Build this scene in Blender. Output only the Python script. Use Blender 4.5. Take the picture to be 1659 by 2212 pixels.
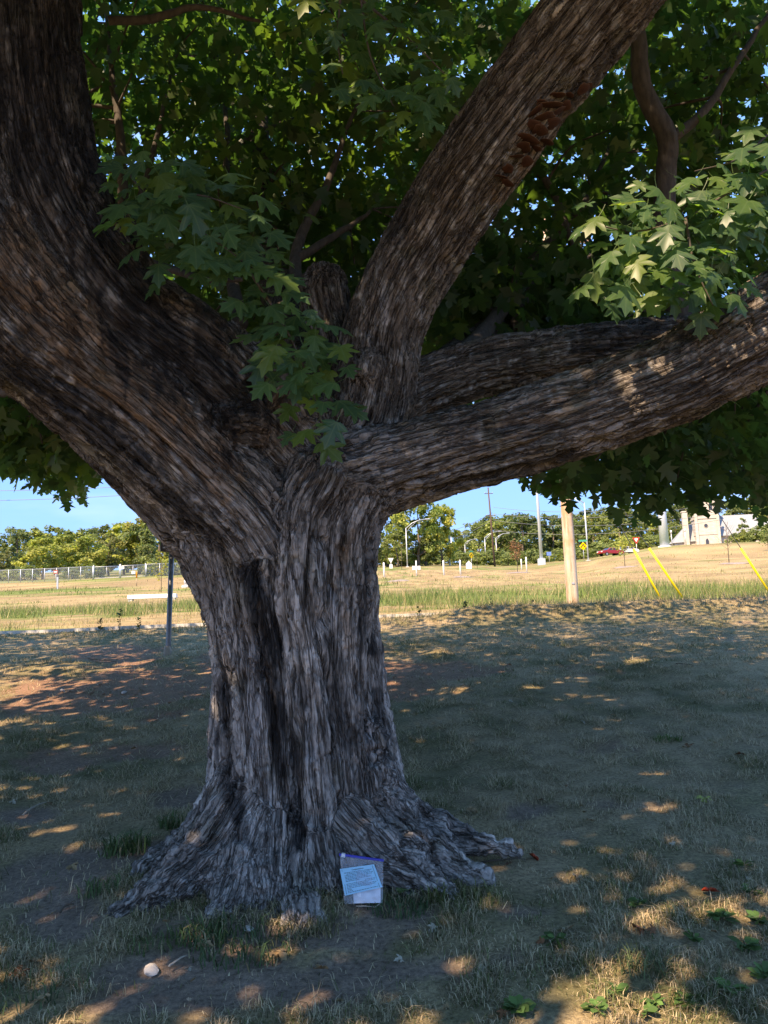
import bpy, bmesh, math, random
import numpy as np
from mathutils import Vector, Matrix, Quaternion

for _o in list(bpy.data.objects):
    bpy.data.objects.remove(_o)
SC = bpy.context.scene
COL = SC.collection
R = math.radians
random.seed(7)
RNG = np.random.default_rng(7)

# ------------------------------------------------------------------ camera
EYE = Vector((0.0, 0.0, 1.5))
PITCH, ROLL = R(7.9), R(-2.0)
cam_d = bpy.data.cameras.new('camera')
cam = bpy.data.objects.new('camera', cam_d)
COL.objects.link(cam)
cam_d.sensor_fit = 'VERTICAL'
cam_d.sensor_height = 34.6
cam_d.lens = 26.0
cam_d.clip_start = 0.05
cam_d.clip_end = 4000
CAM_R = (Matrix.Rotation(R(90) + PITCH, 4, 'X') @ Matrix.Rotation(ROLL, 4, 'Z'))
cam.matrix_world = Matrix.Translation(EYE) @ CAM_R
SC.camera = cam

# ------------------------------------------------------------------ sky + sun
SUN = Vector((-0.55, -0.66, 1.0)).normalized()
elev = math.asin(SUN.z)
world = bpy.data.worlds.new('World')
SC.world = world
world.use_nodes = True
wn, wl = world.node_tree.nodes, world.node_tree.links
wn.clear()
w_out = wn.new('ShaderNodeOutputWorld')
w_bg = wn.new('ShaderNodeBackground')
w_sky = wn.new('ShaderNodeTexSky')
w_sky.sky_type = 'NISHITA'
w_sky.sun_disc = False
w_sky.sun_elevation = elev
w_sky.sun_rotation = math.atan2(SUN.x, SUN.y)
w_sky.altitude = 1500
w_sky.air_density = 1.0
w_sky.dust_density = 0.0
w_sky.ozone_density = 3.0
w_bg.inputs['Strength'].default_value = 0.14
# thin high wisps, the same all round the sky
w_tc = wn.new('ShaderNodeTexCoord')
w_mp = wn.new('ShaderNodeMapping')
w_mp.inputs['Scale'].default_value = (1.6, 1.6, 7.0)
w_ns = wn.new('ShaderNodeTexNoise')
w_ns.inputs['Scale'].default_value = 2.2
w_ns.inputs['Detail'].default_value = 6
w_rp = wn.new('ShaderNodeValToRGB')
w_rp.color_ramp.elements[0].position = 0.5
w_rp.color_ramp.elements[0].color = (0, 0, 0, 1)
w_rp.color_ramp.elements[1].position = 0.78
w_rp.color_ramp.elements[1].color = (.10, .10, .10, 1)
w_mx = wn.new('ShaderNodeMix')
w_mx.data_type = 'RGBA'
w_mx.inputs['B'].default_value = (3.2, 3.9, 4.8, 1)
w_az = wn.new('ShaderNodeMix')                     # clear azure air, even all round
w_az.data_type = 'RGBA'
w_az.inputs['Factor'].default_value = 0.95
w_az.inputs['B'].default_value = (0.26, 1.08, 3.3, 1)
wl.new(w_tc.outputs['Generated'], w_mp.inputs['Vector'])
wl.new(w_mp.outputs['Vector'], w_ns.inputs['Vector'])
wl.new(w_ns.outputs['Fac'], w_rp.inputs['Fac'])
wl.new(w_rp.outputs['Color'], w_mx.inputs['Factor'])
wl.new(w_sky.outputs['Color'], w_az.inputs['A'])
wl.new(w_az.outputs['Result'], w_mx.inputs['A'])
wl.new(w_mx.outputs['Result'], w_bg.inputs['Color'])
wl.new(w_bg.outputs['Background'], w_out.inputs['Surface'])

sun_d = bpy.data.lights.new('sun', 'SUN')
sun_d.energy = 2.0
sun_d.angle = R(0.55)
sun_d.color = (1.0, 0.985, 0.96)
sun_o = bpy.data.objects.new('sun', sun_d)
COL.objects.link(sun_o)
sun_o.rotation_mode = 'QUATERNION'
sun_o.rotation_quaternion = SUN.to_track_quat('Z', 'Y')
sun_o.location = SUN * 60

SC.view_settings.view_transform = 'Standard'
SC.view_settings.look = 'None'
SC.view_settings.gamma = 1.0
SC.view_settings.use_curve_mapping = False
SC.view_settings.exposure = 2.3
SC.view_settings.use_white_balance = True
SC.view_settings.white_balance_temperature = 11500
SC.view_settings.white_balance_tint = 19
SC.render.engine = 'CYCLES'
SC.cycles.use_denoising = True
try:
    SC.cycles.denoiser = 'OPENIMAGEDENOISE'
    SC.cycles.denoising_input_passes = 'RGB_ALBEDO_NORMAL'
except Exception:
    pass
SC.cycles.max_bounces = 7
SC.cycles.diffuse_bounces = 4
SC.cycles.transmission_bounces = 4
SC.cycles.transparent_max_bounces = 8
SC.cycles.caustics_reflective = False
SC.cycles.caustics_refractive = False

# ------------------------------------------------------------------ projection helpers
F_PX, CX, CY = 1662.0, 829.5, 1106.0
R3 = np.array(CAM_R.to_3x3())


def P(px, py, Y):
    """point at forward distance Y seen at (px, py) of a 1659x2212 frame"""
    d = R3 @ np.array([(px - CX) / F_PX, -(py - CY) / F_PX, -1.0])
    d = d / d[1] * Y
    return np.array([d[0] + EYE.x, d[1] + EYE.y, d[2] + EYE.z])


def proj(pts):
    q = (np.asarray(pts, float) - np.array(EYE)) @ R3
    w = np.where(q[..., 2] < -1e-3, -q[..., 2], np.nan)
    return q[..., 0] / w * F_PX + CX, -q[..., 1] / w * F_PX + CY


# ------------------------------------------------------------------ noise (vectorised)
def _hash(i, j, k, s):
    h = (i * 374761393 + j * 668265263 + k * 1274126177 + s * 974634777) & 0xFFFFFFFF
    h = ((h ^ (h >> 13)) * 1274126177) & 0xFFFFFFFF
    h = ((h ^ (h >> 16)) * 2246822519) & 0xFFFFFFFF
    return ((h ^ (h >> 15)) & 0xFFFFFF) / float(0xFFFFFF)


def vnoise(x, y, z, s=0):
    x = np.asarray(x, float); y = np.asarray(y, float) + 0 * x; z = np.asarray(z, float) + 0 * x
    xi, yi, zi = np.floor(x).astype(np.int64), np.floor(y).astype(np.int64), np.floor(z).astype(np.int64)
    xf, yf, zf = x - xi, y - yi, z - zi
    u, v, w = xf * xf * (3 - 2 * xf), yf * yf * (3 - 2 * yf), zf * zf * (3 - 2 * zf)
    r = 0
    for a in (0, 1):
        wa = u if a else 1 - u
        for b in (0, 1):
            wb = v if b else 1 - v
            for c in (0, 1):
                r = r + wa * wb * (w if c else 1 - w) * _hash(xi + a, yi + b, zi + c, s)
    return r


def fbm(x, y, z, o=4, s=0, g=0.5):
    a, t, n = 1.0, 0.0, 0
    for k in range(o):
        n = n + a * vnoise(x, y, z, s + k * 17)
        t += a
        a *= g
        x, y, z = x * 2.03 + 5.1, y * 2.03 + 1.7, z * 2.03 + 9.2
    return n / t


def worley(x, y, z, s=0):
    xi, yi, zi = np.floor(x).astype(np.int64), np.floor(y).astype(np.int64), np.floor(z).astype(np.int64)
    f1 = np.full(x.shape, 9.0); f2 = np.full(x.shape, 9.0); idv = np.zeros(x.shape)
    for a in (-1, 0, 1):
        for b in (-1, 0, 1):
            for c in (-1, 0, 1):
                i, j, k = xi + a, yi + b, zi + c
                d = np.sqrt((i + _hash(i, j, k, s) - x) ** 2 + (j + _hash(i, j, k, s + 1) - y) ** 2 + (k + _hash(i, j, k, s + 2) - z) ** 2)
                m = d < f1
                f2 = np.where(m, f1, np.minimum(f2, d))
                idv = np.where(m, _hash(i, j, k, s + 3), idv)
                f1 = np.where(m, d, f1)
    return f1, f2, idv


def sstep(a, b, x):
    t = np.clip((x - a) / (b - a), 0, 1)
    return t * t * (3 - 2 * t)


# ------------------------------------------------------------------ object helpers
def mesh_np(name, verts, faces_flat, sizes, smooth=False):
    """fast mesh from arrays: verts (n,3), flat loop indices and face sizes"""
    me = bpy.data.meshes.new(name)
    verts = np.ascontiguousarray(verts, np.float32)
    faces_flat = np.ascontiguousarray(faces_flat, np.int32).ravel()
    sizes = np.ascontiguousarray(sizes, np.int32).ravel()
    me.vertices.add(len(verts))
    me.vertices.foreach_set('co', verts.ravel())
    me.loops.add(len(faces_flat))
    me.loops.foreach_set('vertex_index', faces_flat)
    me.polygons.add(len(sizes))
    st = np.zeros(len(sizes), np.int32)
    st[1:] = np.cumsum(sizes)[:-1]
    me.polygons.foreach_set('loop_start', st)
    me.polygons.foreach_set('loop_total', sizes)
    if smooth:
        me.polygons.foreach_set('use_smooth', np.ones(len(sizes), bool))
    me.update(calc_edges=True)
    me.validate()
    return me


def set_col(me, name, rgb):
    a = me.attributes.new(name, 'FLOAT_COLOR', 'POINT')
    c = np.ones((len(rgb), 4), np.float32)
    c[:, :3] = rgb
    a.data.foreach_set('color', c.ravel())


def set_f(me, name, v):
    a = me.attributes.new(name, 'FLOAT', 'POINT')
    a.data.foreach_set('value', np.ascontiguousarray(v, np.float32))


def link(name, me, mat=None, parent=None):
    o = bpy.data.objects.new(name, me)
    COL.objects.link(o)
    if mat is not None and me is not None and not me.materials:
        me.materials.append(mat)
    if parent is not None:
        o.parent = parent
    return o


def tag(o, label=None, cat=None, group=None, kind=None):
    if label: o['label'] = label
    if cat: o['category'] = cat
    if group: o['group'] = group
    if kind: o['kind'] = kind
    return o


def thing(name, label, cat, loc=(0, 0, 0), rz=0.0, group=None, scale=1.0):
    o = bpy.data.objects.new(name, None)
    COL.objects.link(o)
    o.location = loc
    o.rotation_euler = (0, 0, rz)
    o.scale = (scale,) * 3
    o.empty_display_size = 0.1
    return tag(o, label, cat, group)


class MB:
    def __init__(s):
        s.v, s.f, s.c = [], [], []

    def add(s, vs, fs, col=None):
        b = len(s.v)
        s.v.extend([tuple(map(float, q)) for q in vs])
        s.f.extend([tuple(i + b for i in f) for f in fs])
        if col is not None:
            s.c.extend([col] * len(vs))
        return s

    def box(s, x0, x1, y0, y1, z0, z1, M=None):
        vs = [Vector(q) for q in ((x0, y0, z0), (x1, y0, z0), (x1, y1, z0), (x0, y1, z0), (x0, y0, z1), (x1, y0, z1), (x1, y1, z1), (x0, y1, z1))]
        if M is not None: vs = [M @ q for q in vs]
        return s.add(vs, [(0, 3, 2, 1), (4, 5, 6, 7), (0, 1, 5, 4), (1, 2, 6, 5), (2, 3, 7, 6), (3, 0, 4, 7)])

    def tube(s, pts, rad, n=8, cap=True):
        pts = [Vector(q) for q in pts]
        if not hasattr(rad, '__len__'): rad = [rad] * len(pts)
        b = len(s.v)
        ref = None
        for i, q in enumerate(pts):
            t = (pts[min(i + 1, len(pts) - 1)] - pts[max(i - 1, 0)])
            t = t.normalized() if t.length > 1e-9 else Vector((0, 0, 1))
            if ref is None:
                ref = t.orthogonal().normalized()
            else:
                ref = (ref - t * ref.dot(t))
                ref = ref.normalized() if ref.length > 1e-6 else t.orthogonal().normalized()
            w = t.cross(ref)
            for k in range(n):
                a = 2 * math.pi * k / n
                s.v.append(tuple(q + (ref * math.cos(a) + w * math.sin(a)) * rad[i]))
        for i in range(len(pts) - 1):
            for k in range(n):
                k2 = (k + 1) % n
                s.f.append((b + i * n + k, b + i * n + k2, b + (i + 1) * n + k2, b + (i + 1) * n + k))
        if cap:
            s.f.append(tuple(b + k for k in range(n - 1, -1, -1)))
            s.f.append(tuple(b + (len(pts) - 1) * n + k for k in range(n)))
        return s

    def prism(s, poly, y0, y1, M=None):
        """polygon in x,z extruded along y"""
        n = len(poly)
        vs = [Vector((x, y0, z)) for x, z in poly] + [Vector((x, y1, z)) for x, z in poly]
        if M is not None: vs = [M @ q for q in vs]
        return s.add(vs, [tuple(range(n)), tuple(range(2 * n - 1, n - 1, -1))] + [(i, i + n, (i + 1) % n + n, (i + 1) % n) for i in range(n)])

    def build(s, name, mat, parent=None, smooth=False, bevel=0):
        me = bpy.data.meshes.new(name)
        me.from_pydata(s.v, [], s.f)
        bm = bmesh.new(); bm.from_mesh(me)
        bmesh.ops.recalc_face_normals(bm, faces=bm.faces)
        if bevel:
            bmesh.ops.bevel(bm, geom=bm.edges[:], offset=bevel, segments=2, affect='EDGES', profile=.6)
        bm.to_mesh(me); bm.free()
        if smooth:
            for p in me.polygons: p.use_smooth = True
        if s.c and len(s.c) == len(me.vertices):
            set_col(me, 'col', np.array(s.c))
        return link(name, me, mat, parent)


def copy_tree(o, parent=None):
    c = o.copy()
    COL.objects.link(c)
    c.parent = parent
    for ch in o.children:
        copy_tree(ch, c)
    return c


# ------------------------------------------------------------------ materials
class NT:
    def __init__(s, name):
        s.m = bpy.data.materials.new(name); s.m.use_nodes = True
        s.n, s.l = s.m.node_tree.nodes, s.m.node_tree.links
        s.n.clear()
        s.out = s.n.new('ShaderNodeOutputMaterial')

    def node(s, t, **kw):
        n = s.n.new(t)
        for k, v in kw.items():
            if k in n.inputs: n.inputs[k].default_value = v
            else: setattr(n, k, v)
        return n

    def link(s, a, b): s.l.new(a, b)

    def noise(s, scale, detail=4, rough=.55, vec=None, mapping=None):
        n = s.node('ShaderNodeTexNoise', Scale=scale, Detail=detail, Roughness=rough)
        if vec is None:
            tc = s.node('ShaderNodeTexCoord'); vec = tc.outputs['Object']
        if mapping:
            mp = s.node('ShaderNodeMapping'); mp.inputs['Scale'].default_value = mapping
            s.link(vec, mp.inputs['Vector']); vec = mp.outputs['Vector']
        s.link(vec, n.inputs['Vector'])
        return n.outputs['Fac']

    def ramp(s, fac, stops):
        r = s.node('ShaderNodeValToRGB')
        e = r.color_ramp.elements
        while len(e) > 1: e.remove(e[-1])
        e[0].position, e[0].color = stops[0][0], (*stops[0][1], 1)
        for p, c in stops[1:]:
            q = e.new(p); q.color = (*c, 1)
        s.link(fac, r.inputs['Fac'])
        return r.outputs['Color']

    def mix(s, fac, a, b, mode='MIX'):
        n = s.node('ShaderNodeMix', data_type='RGBA', blend_type=mode)
        for k, v in (('Factor', fac), ('A', a), ('B', b)):
            i = n.inputs[k] if k == 'Factor' else [q for q in n.inputs if q.name == k and q.type == 'RGBA'][0]
            if hasattr(v, 'is_linked'): s.link(v, i)
            else: i.default_value = v if k == 'Factor' else (*v, 1)
        return [q for q in n.outputs if q.type == 'RGBA'][0]

    def attr(s, name, out='Color'):
        return s.node('ShaderNodeAttribute', attribute_name=name).outputs[out]

    def math(s, op, a, b=None):
        n = s.node('ShaderNodeMath', operation=op)
        for i, v in enumerate((a, b)):
            if v is None: continue
            if hasattr(v, 'is_linked'): s.link(v, n.inputs[i])
            else: n.inputs[i].default_value = v
        return n.outputs[0]

    def bsdf(s, col, rough=.8, metal=0, spec=.3, bump=None, bdist=.01, bstr=.5, **kw):
        b = s.node('ShaderNodeBsdfPrincipled')
        for k, v in (('Base Color', col), ('Roughness', rough), ('Metallic', metal), ('Specular IOR Level', spec)):
            if hasattr(v, 'is_linked'): s.link(v, b.inputs[k])
            else: b.inputs[k].default_value = (*v, 1) if k == 'Base Color' else v
        for k, v in kw.items(): b.inputs[k].default_value = v
        if bump is not None:
            bp = s.node('ShaderNodeBump', Strength=bstr, Distance=bdist)
            s.link(bump, bp.inputs['Height']); s.link(bp.outputs['Normal'], b.inputs['Normal'])
        s.b = b
        return b.outputs[0]

    def surf(s, sh):
        s.link(sh, s.out.inputs['Surface']); return s.m


def simple(name, col, rough=.7, metal=0., spec=.3, vary=.25, scale=6., bdist=.004, stretch=None):
    t = NT(name)
    n = t.noise(scale, 6, .6, mapping=stretch)
    lo, hi = [c * (1 - vary) for c in col], [min(1, c * (1 + vary)) for c in col]
    return t.surf(t.bsdf(t.ramp(n, [(.3, lo), (.7, hi)]), rough, metal, spec, bump=n, bdist=bdist, bstr=.4))
# ================================================================== GROUND
# heights along a few sight columns: (row seen in the frame, forward distance)
NEAR = [(-60, -0.6), (0, -0.22), (2.4, -0.14), (3.3, -0.08), (4.2, 0.0), (5.0, 0.02), (6.6, 0.13), (8.0, 0.29), (10.3, 0.56), (12.3, 0.82), (14.0, 1.03), (16.0, 1.27), (17.1, 1.40)]
COLS = {
    -500: [(1385, 17.6), (1378, 19.5), (1352, 25), (1325, 42), (1292, 75), (1266, 118), (1256, 165), (1250, 300)],
    100: [(1365, 17.6), (1361, 19.3), (1338, 24), (1310, 42), (1280, 75), (1254, 118), (1246, 165), (1236, 300)],
    350: [(1354, 17.6), (1350, 19.3), (1326, 24), (1298, 45), (1270, 80), (1244, 118), (1236, 165), (1228, 300)],
    900: [(1330, 17.6), (1327, 19.3), (1306, 24), (1268, 42), (1245, 75), (1228, 118), (1224, 160), (1216, 300)],
    1120: [(1321, 17.8), (1319, 19.3), (1300, 25), (1262, 43), (1240, 78), (1229, 118), (1224, 160), (1214, 300)],
    1240: [(1312, 18.2), (1311, 19.5), (1292, 26), (1256, 45), (1234, 80), (1213, 118), (1212, 160), (1206, 300)],
    1330: [(1308, 18.4), (1307, 19.7), (1287, 26), (1248, 45), (1222, 80), (1199, 112), (1201, 135), (1197, 180), (1190, 300)],
    1440: [(1304, 18.6), (1303, 19.9), (1281, 27), (1240, 48), (1209, 82), (1180, 112), (1181, 135), (1178, 180), (1170, 300)],
    1580: [(1298, 18.8), (1297, 20.2), (1275, 28), (1234, 50), (1200, 85), (1172, 112), (1174, 135), (1175, 180), (1166, 300)],
    2200: [(1273, 19.2), (1272, 20.5), (1250, 28), (1205, 50), (1165, 85), (1135, 112), (1138, 135), (1140, 180), (1135, 300)],
}
YT = np.concatenate([np.arange(-60, 20, .25), np.arange(20, 60, .5), np.arange(60, 400, 2.), np.arange(400, 1600, 40.)])
ck = sorted(COLS)
ZT = []
for k in ck:
    yy = [a for a, _ in NEAR] + [b for _, b in COLS[k]] + [1600]
    zz = [b for _, b in NEAR] + [P(k, a, b)[2] for a, b in COLS[k]]
    zz.append(zz[-1] + 30)
    z = np.interp(YT, yy, zz)
    for _ in range(3):
        z[1:-1] = (z[:-2] + 2 * z[1:-1] + z[2:]) / 4
    ZT.append(z)
ZT = np.array(ZT)
CKA = np.array([(k - CX) / F_PX for k in ck])


def ground_z(x, y, fine=True):
    x = np.asarray(x, float); y = np.asarray(y, float)
    az = x / np.maximum(y, 14.0)
    az = np.clip(az, CKA[0], CKA[-1])
    i = np.clip(np.searchsorted(CKA, az) - 1, 0, len(CKA) - 2)
    t = (az - CKA[i]) / (CKA[i + 1] - CKA[i])
    t = t * t * (3 - 2 * t)
    fy = np.interp(y, YT, np.arange(len(YT)))
    j = np.clip(fy.astype(int), 0, len(YT) - 2); w = fy - j
    a = ZT[i, j] * (1 - w) + ZT[i, j + 1] * w
    b = ZT[i + 1, j] * (1 - w) + ZT[i + 1, j + 1] * w
    z = a * (1 - t) + b * t
    z = z + .10 * np.exp(-(((x + .5) / 1.05) ** 2 + ((y - 4.7) / .8) ** 2)) + .27 * np.exp(-((y - 17.05 - .028 * x) / .45) ** 2) * sstep(.2, 2.2, x)      # soil heaped round the roots
    if fine:
        nf = 1 - sstep(17.0, 17.4, y) * (1 - sstep(19.4, 20.2, y))       # level under the path
        z = z + nf * ((vnoise(x * .7, y * .7, 0, 3) - .5) * .10 * sstep(3, 6, y) + (vnoise(x * 2.3, y * 2.3, 0, 4) - .5) * .035)
    return z


def gz(x, y):
    return float(ground_z(np.array([x]), np.array([y]))[0])


def G(px, Y, dz=0.0):
    """ground point seen in column px at forward distance Y"""
    py = 1300.0
    for _ in range(12):
        q = P(px, py, Y)
        z = gz(q[0], Y)
        py -= (z - q[2]) / Y * F_PX
    return Vector((q[0], Y, gz(q[0], Y) + dz))


def GR(px, py):
    """ground point seen at (px, py) for the near lawn"""
    d = P(px, py, 1.0) - np.array(EYE)
    t = np.linspace(2.2, 17.2, 900)
    z = EYE.z + d[2] * t - ground_z(EYE.x + d[0] * t, t)
    k = np.argmax(z < 0) if (z < 0).any() else len(t) - 1
    return Vector((d[0] * t[k], t[k], gz(d[0] * t[k], t[k])))


DIRT = [(560, 2120, 430, 62), (820, 2085, 200, 40), (90, 1905, 130, 80), (120, 1990, 120, 60), (330, 1480, 190, 55), (120, 1500, 130, 45), (250, 1415, 120, 25), (1135, 1760, 75, 22),
        (930, 1450, 170, 22), (1110, 1965, 80, 22), (390, 1725, 90, 32), (640, 2010, 330, 45), (860, 1960, 130, 50), (300, 1620, 120, 22), (120, 1640, 120, 25), (40, 1760, 80, 22), (470, 1440, 60, 30), (700, 1480, 300, 40), (660, 1860, 420, 60)]


def dirt_mask(x, y):
    z = ground_z(x, y, False)
    px, py = proj(np.stack([x, y, z], -1))
    px = np.nan_to_num(px, nan=-9e3); py = np.nan_to_num(py, nan=9e3)
    m = np.zeros_like(x)
    for cx, cy, rx, ry in DIRT:
        d = ((px - cx) / rx) ** 2 + ((py - cy) / ry) ** 2
        m = np.maximum(m, np.exp(-d * 1.1))
    n = fbm(x * 1.9, y * 1.9, 0, 4, 11)
    n2 = fbm(x * 7, y * 7, 0, 3, 12)
    near = 1 - sstep(15.5, 17.5, y)
    return np.clip(sstep(.26, .60, m * 1.05 + (n - .5) * .9 + (n2 - .5) * .5) * near + sstep(.68, .8, n) * .45 * near, 0, 1)


def gcol(x, y, dm):
    """ground colour: worn soil, straw and green turf, meadow bands beyond the path"""
    n1 = fbm(x * .55, y * .55, 0, 4, 21); n2 = fbm(x * 2.6, y * 2.6, 0, 4, 22); n3 = fbm(x * 9, y * 9, 0, 3, 23)
    soil_a, soil_b = np.array([.235, .172, .138]), np.array([.28, .165, .115])
    red = sstep(6.0, 9.0, y)[:, None]
    soil = soil_a * (1 - red) + soil_b * red
    soil = soil * (.75 + .5 * n3)[:, None]
    straw = np.array([.34, .255, .160]); green = np.array([.165, .148, .078])
    g = sstep(.36, .80, .35 * n1 + .65 * n2 + .06 * sstep(9, 15, y))[:, None]
    turf = (straw * (1 - g) + green * g) * (.7 + .6 * n3)[:, None]
    lawn = turf * (1 - dm[:, None]) + soil * dm[:, None]
    # meadow
    far = sstep(17, 19.5, y)[:, None]
    m1 = fbm(x * .12, y * .22, 0, 4, 31); m2 = fbm(x * .5, y * 1.1, 0, 4, 32); m3 = fbm(x * 1.5, y * 4, 0, 3, 33)
    tan = np.array([.46, .33, .18]); mg = np.array([.20, .255, .075]); pale = np.array([.42, .36, .18])
    band = np.exp(-((y - 27) / 6) ** 2) * .70 + np.exp(-((y - 21) / 2.5) ** 2) * .06 + np.exp(-((y - 66) / 7) ** 2) * .22 * sstep(10, -10, x)
    band = band + sstep(100, 112, y) * .35 + .9 * np.exp(-(((x + 36) / 10) ** 2 + ((y - 76) / 7) ** 2))
    gg = sstep(.38, .8, band + (m1 - .5) * 1.1 + (m2 - .5) * 1.2 + .27)[:, None]
    pp = sstep(.4, .7, m2 * .6 + m3 * .4)[:, None]
    md = (tan * (1 - pp * .6) + pale * pp * .6) * (1 - gg) + mg * gg
    md = md * (.34 + .72 * m3)[:, None]
    return lawn * (1 - far) + md * far


def grow(a, b, n, s0):
    """n steps from a towards b, first step s0, growing"""
    lo, hi = 1.0, 3.0
    for _ in range(60):
        q = (lo + hi) / 2
        if s0 * (q ** n - 1) / (q - 1 + 1e-12) < abs(b - a): lo = q
        else: hi = q
    st = np.cumsum(s0 * q ** np.arange(n))
    return a + np.sign(b - a) * st


xs = np.arange(-5.4, 5.41, .07)
xs = np.concatenate([grow(-5.4, -900, 60, .09)[::-1], xs, grow(5.4, 900, 60, .09)])
ys = np.concatenate([grow(2.6, -60, 20, .2)[::-1], np.arange(2.6, 20.2, .075), grow(20.15, 1500, 110, .12)])
gx, gy = np.meshgrid(xs, ys)
gxf, gyf = gx.ravel(), gy.ravel()
dm = dirt_mask(gxf, gyf)
gzf = ground_z(gxf, gyf) - dm * .012 + (fbm(gxf * 11, gyf * 11, 0, 3, 9) - .5) * .022 * (1 - sstep(17, 17.3, gyf) * (1 - sstep(19.5, 20, gyf)))
nx, ny = len(xs), len(ys)
ii = (np.arange(ny - 1)[:, None] * nx + np.arange(nx - 1)[None]).ravel()
me = mesh_np('ground', np.stack([gxf, gyf, gzf], 1), np.stack([ii, ii + 1, ii + nx + 1, ii + nx], 1), np.full(len(ii), 4), True)
set_col(me, 'col', gcol(gxf, gyf, dm))
set_f(me, 'dirt', dm)
t = NT('ground_turf')
n_a = t.noise(38, 7, .7); n_b = t.noise(160, 3, .6)
base = t.attr('col')
c = t.mix(1.0, base, t.ramp(n_a, [(.3, (.42, .40, .37)), (.5, (1, 1, 1)), (.7, (1.55, 1.48, 1.35))]), 'MULTIPLY')
c = t.mix(.55, c, t.ramp(n_b, [(.3, (.6, .58, .55)), (.7, (1.3, 1.28, 1.2))]), 'MULTIPLY')
hgt = t.math('ADD', n_a, t.math('MULTIPLY', n_b, .5))
M_GROUND = t.surf(t.bsdf(c, .95, 0, .1, bump=hgt, bdist=.03, bstr=.6))
ground = tag(link('ground', me, M_GROUND), 'worn lawn and dry meadow rising to a hill', kind='structure')

# ------------------------------------------------------------------ path beyond the lawn
M_CONC = simple('pale_concrete', (.56, .55, .52), .85, vary=.12, scale=9)
m = MB()
px_x = np.linspace(-26, 30, 113)
rows = []
for k in range(4):
    rows.append([])
    for x in px_x:
        yb = 17.75 + .028 * max(x, -6)
        y = yb + (0, 0, 1.15, 1.15)[k]
        z = gz(x, yb + .7) + (-.12, .035, .035, -.12)[k]
        rows[k].append((x, y, z))
nn = len(px_x)
m.add([q for r in rows for q in r], [(k * nn + i, k * nn + i + 1, (k + 1) * nn + i + 1, (k + 1) * nn + i) for k in range(3) for i in range(nn - 1)])
tag(m.build('path', M_CONC), 'pale concrete footpath running along the top of the lawn', kind='structure')
# ================================================================== THE BIG MAPLE: trunk and limbs
def crm(pts, sub):
    """Catmull-Rom through rows (x,y,z,r)"""
    p = np.array(pts, float)
    p = np.vstack([2 * p[0] - p[1], p, 2 * p[-1] - p[-2]])
    out = []
    for i in range(1, len(p) - 2):
        for k in range(sub):
            u = k / sub
            a, b, c, d = p[i - 1], p[i], p[i + 1], p[i + 2]
            out.append(.5 * (2 * b + (c - a) * u + (2 * a - 5 * b + 4 * c - d) * u * u + (3 * b - a - 3 * c + d) * u ** 3))
    out.append(p[-2])
    out = np.array(out)
    out[:, 3] = np.maximum(out[:, 3], .008)
    return out


def S(*rows):
    """strand given as (px, py, Y, radius in px)"""
    return [(*P(a, b, y), r * y / F_PX) for a, b, y, r in rows]


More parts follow.
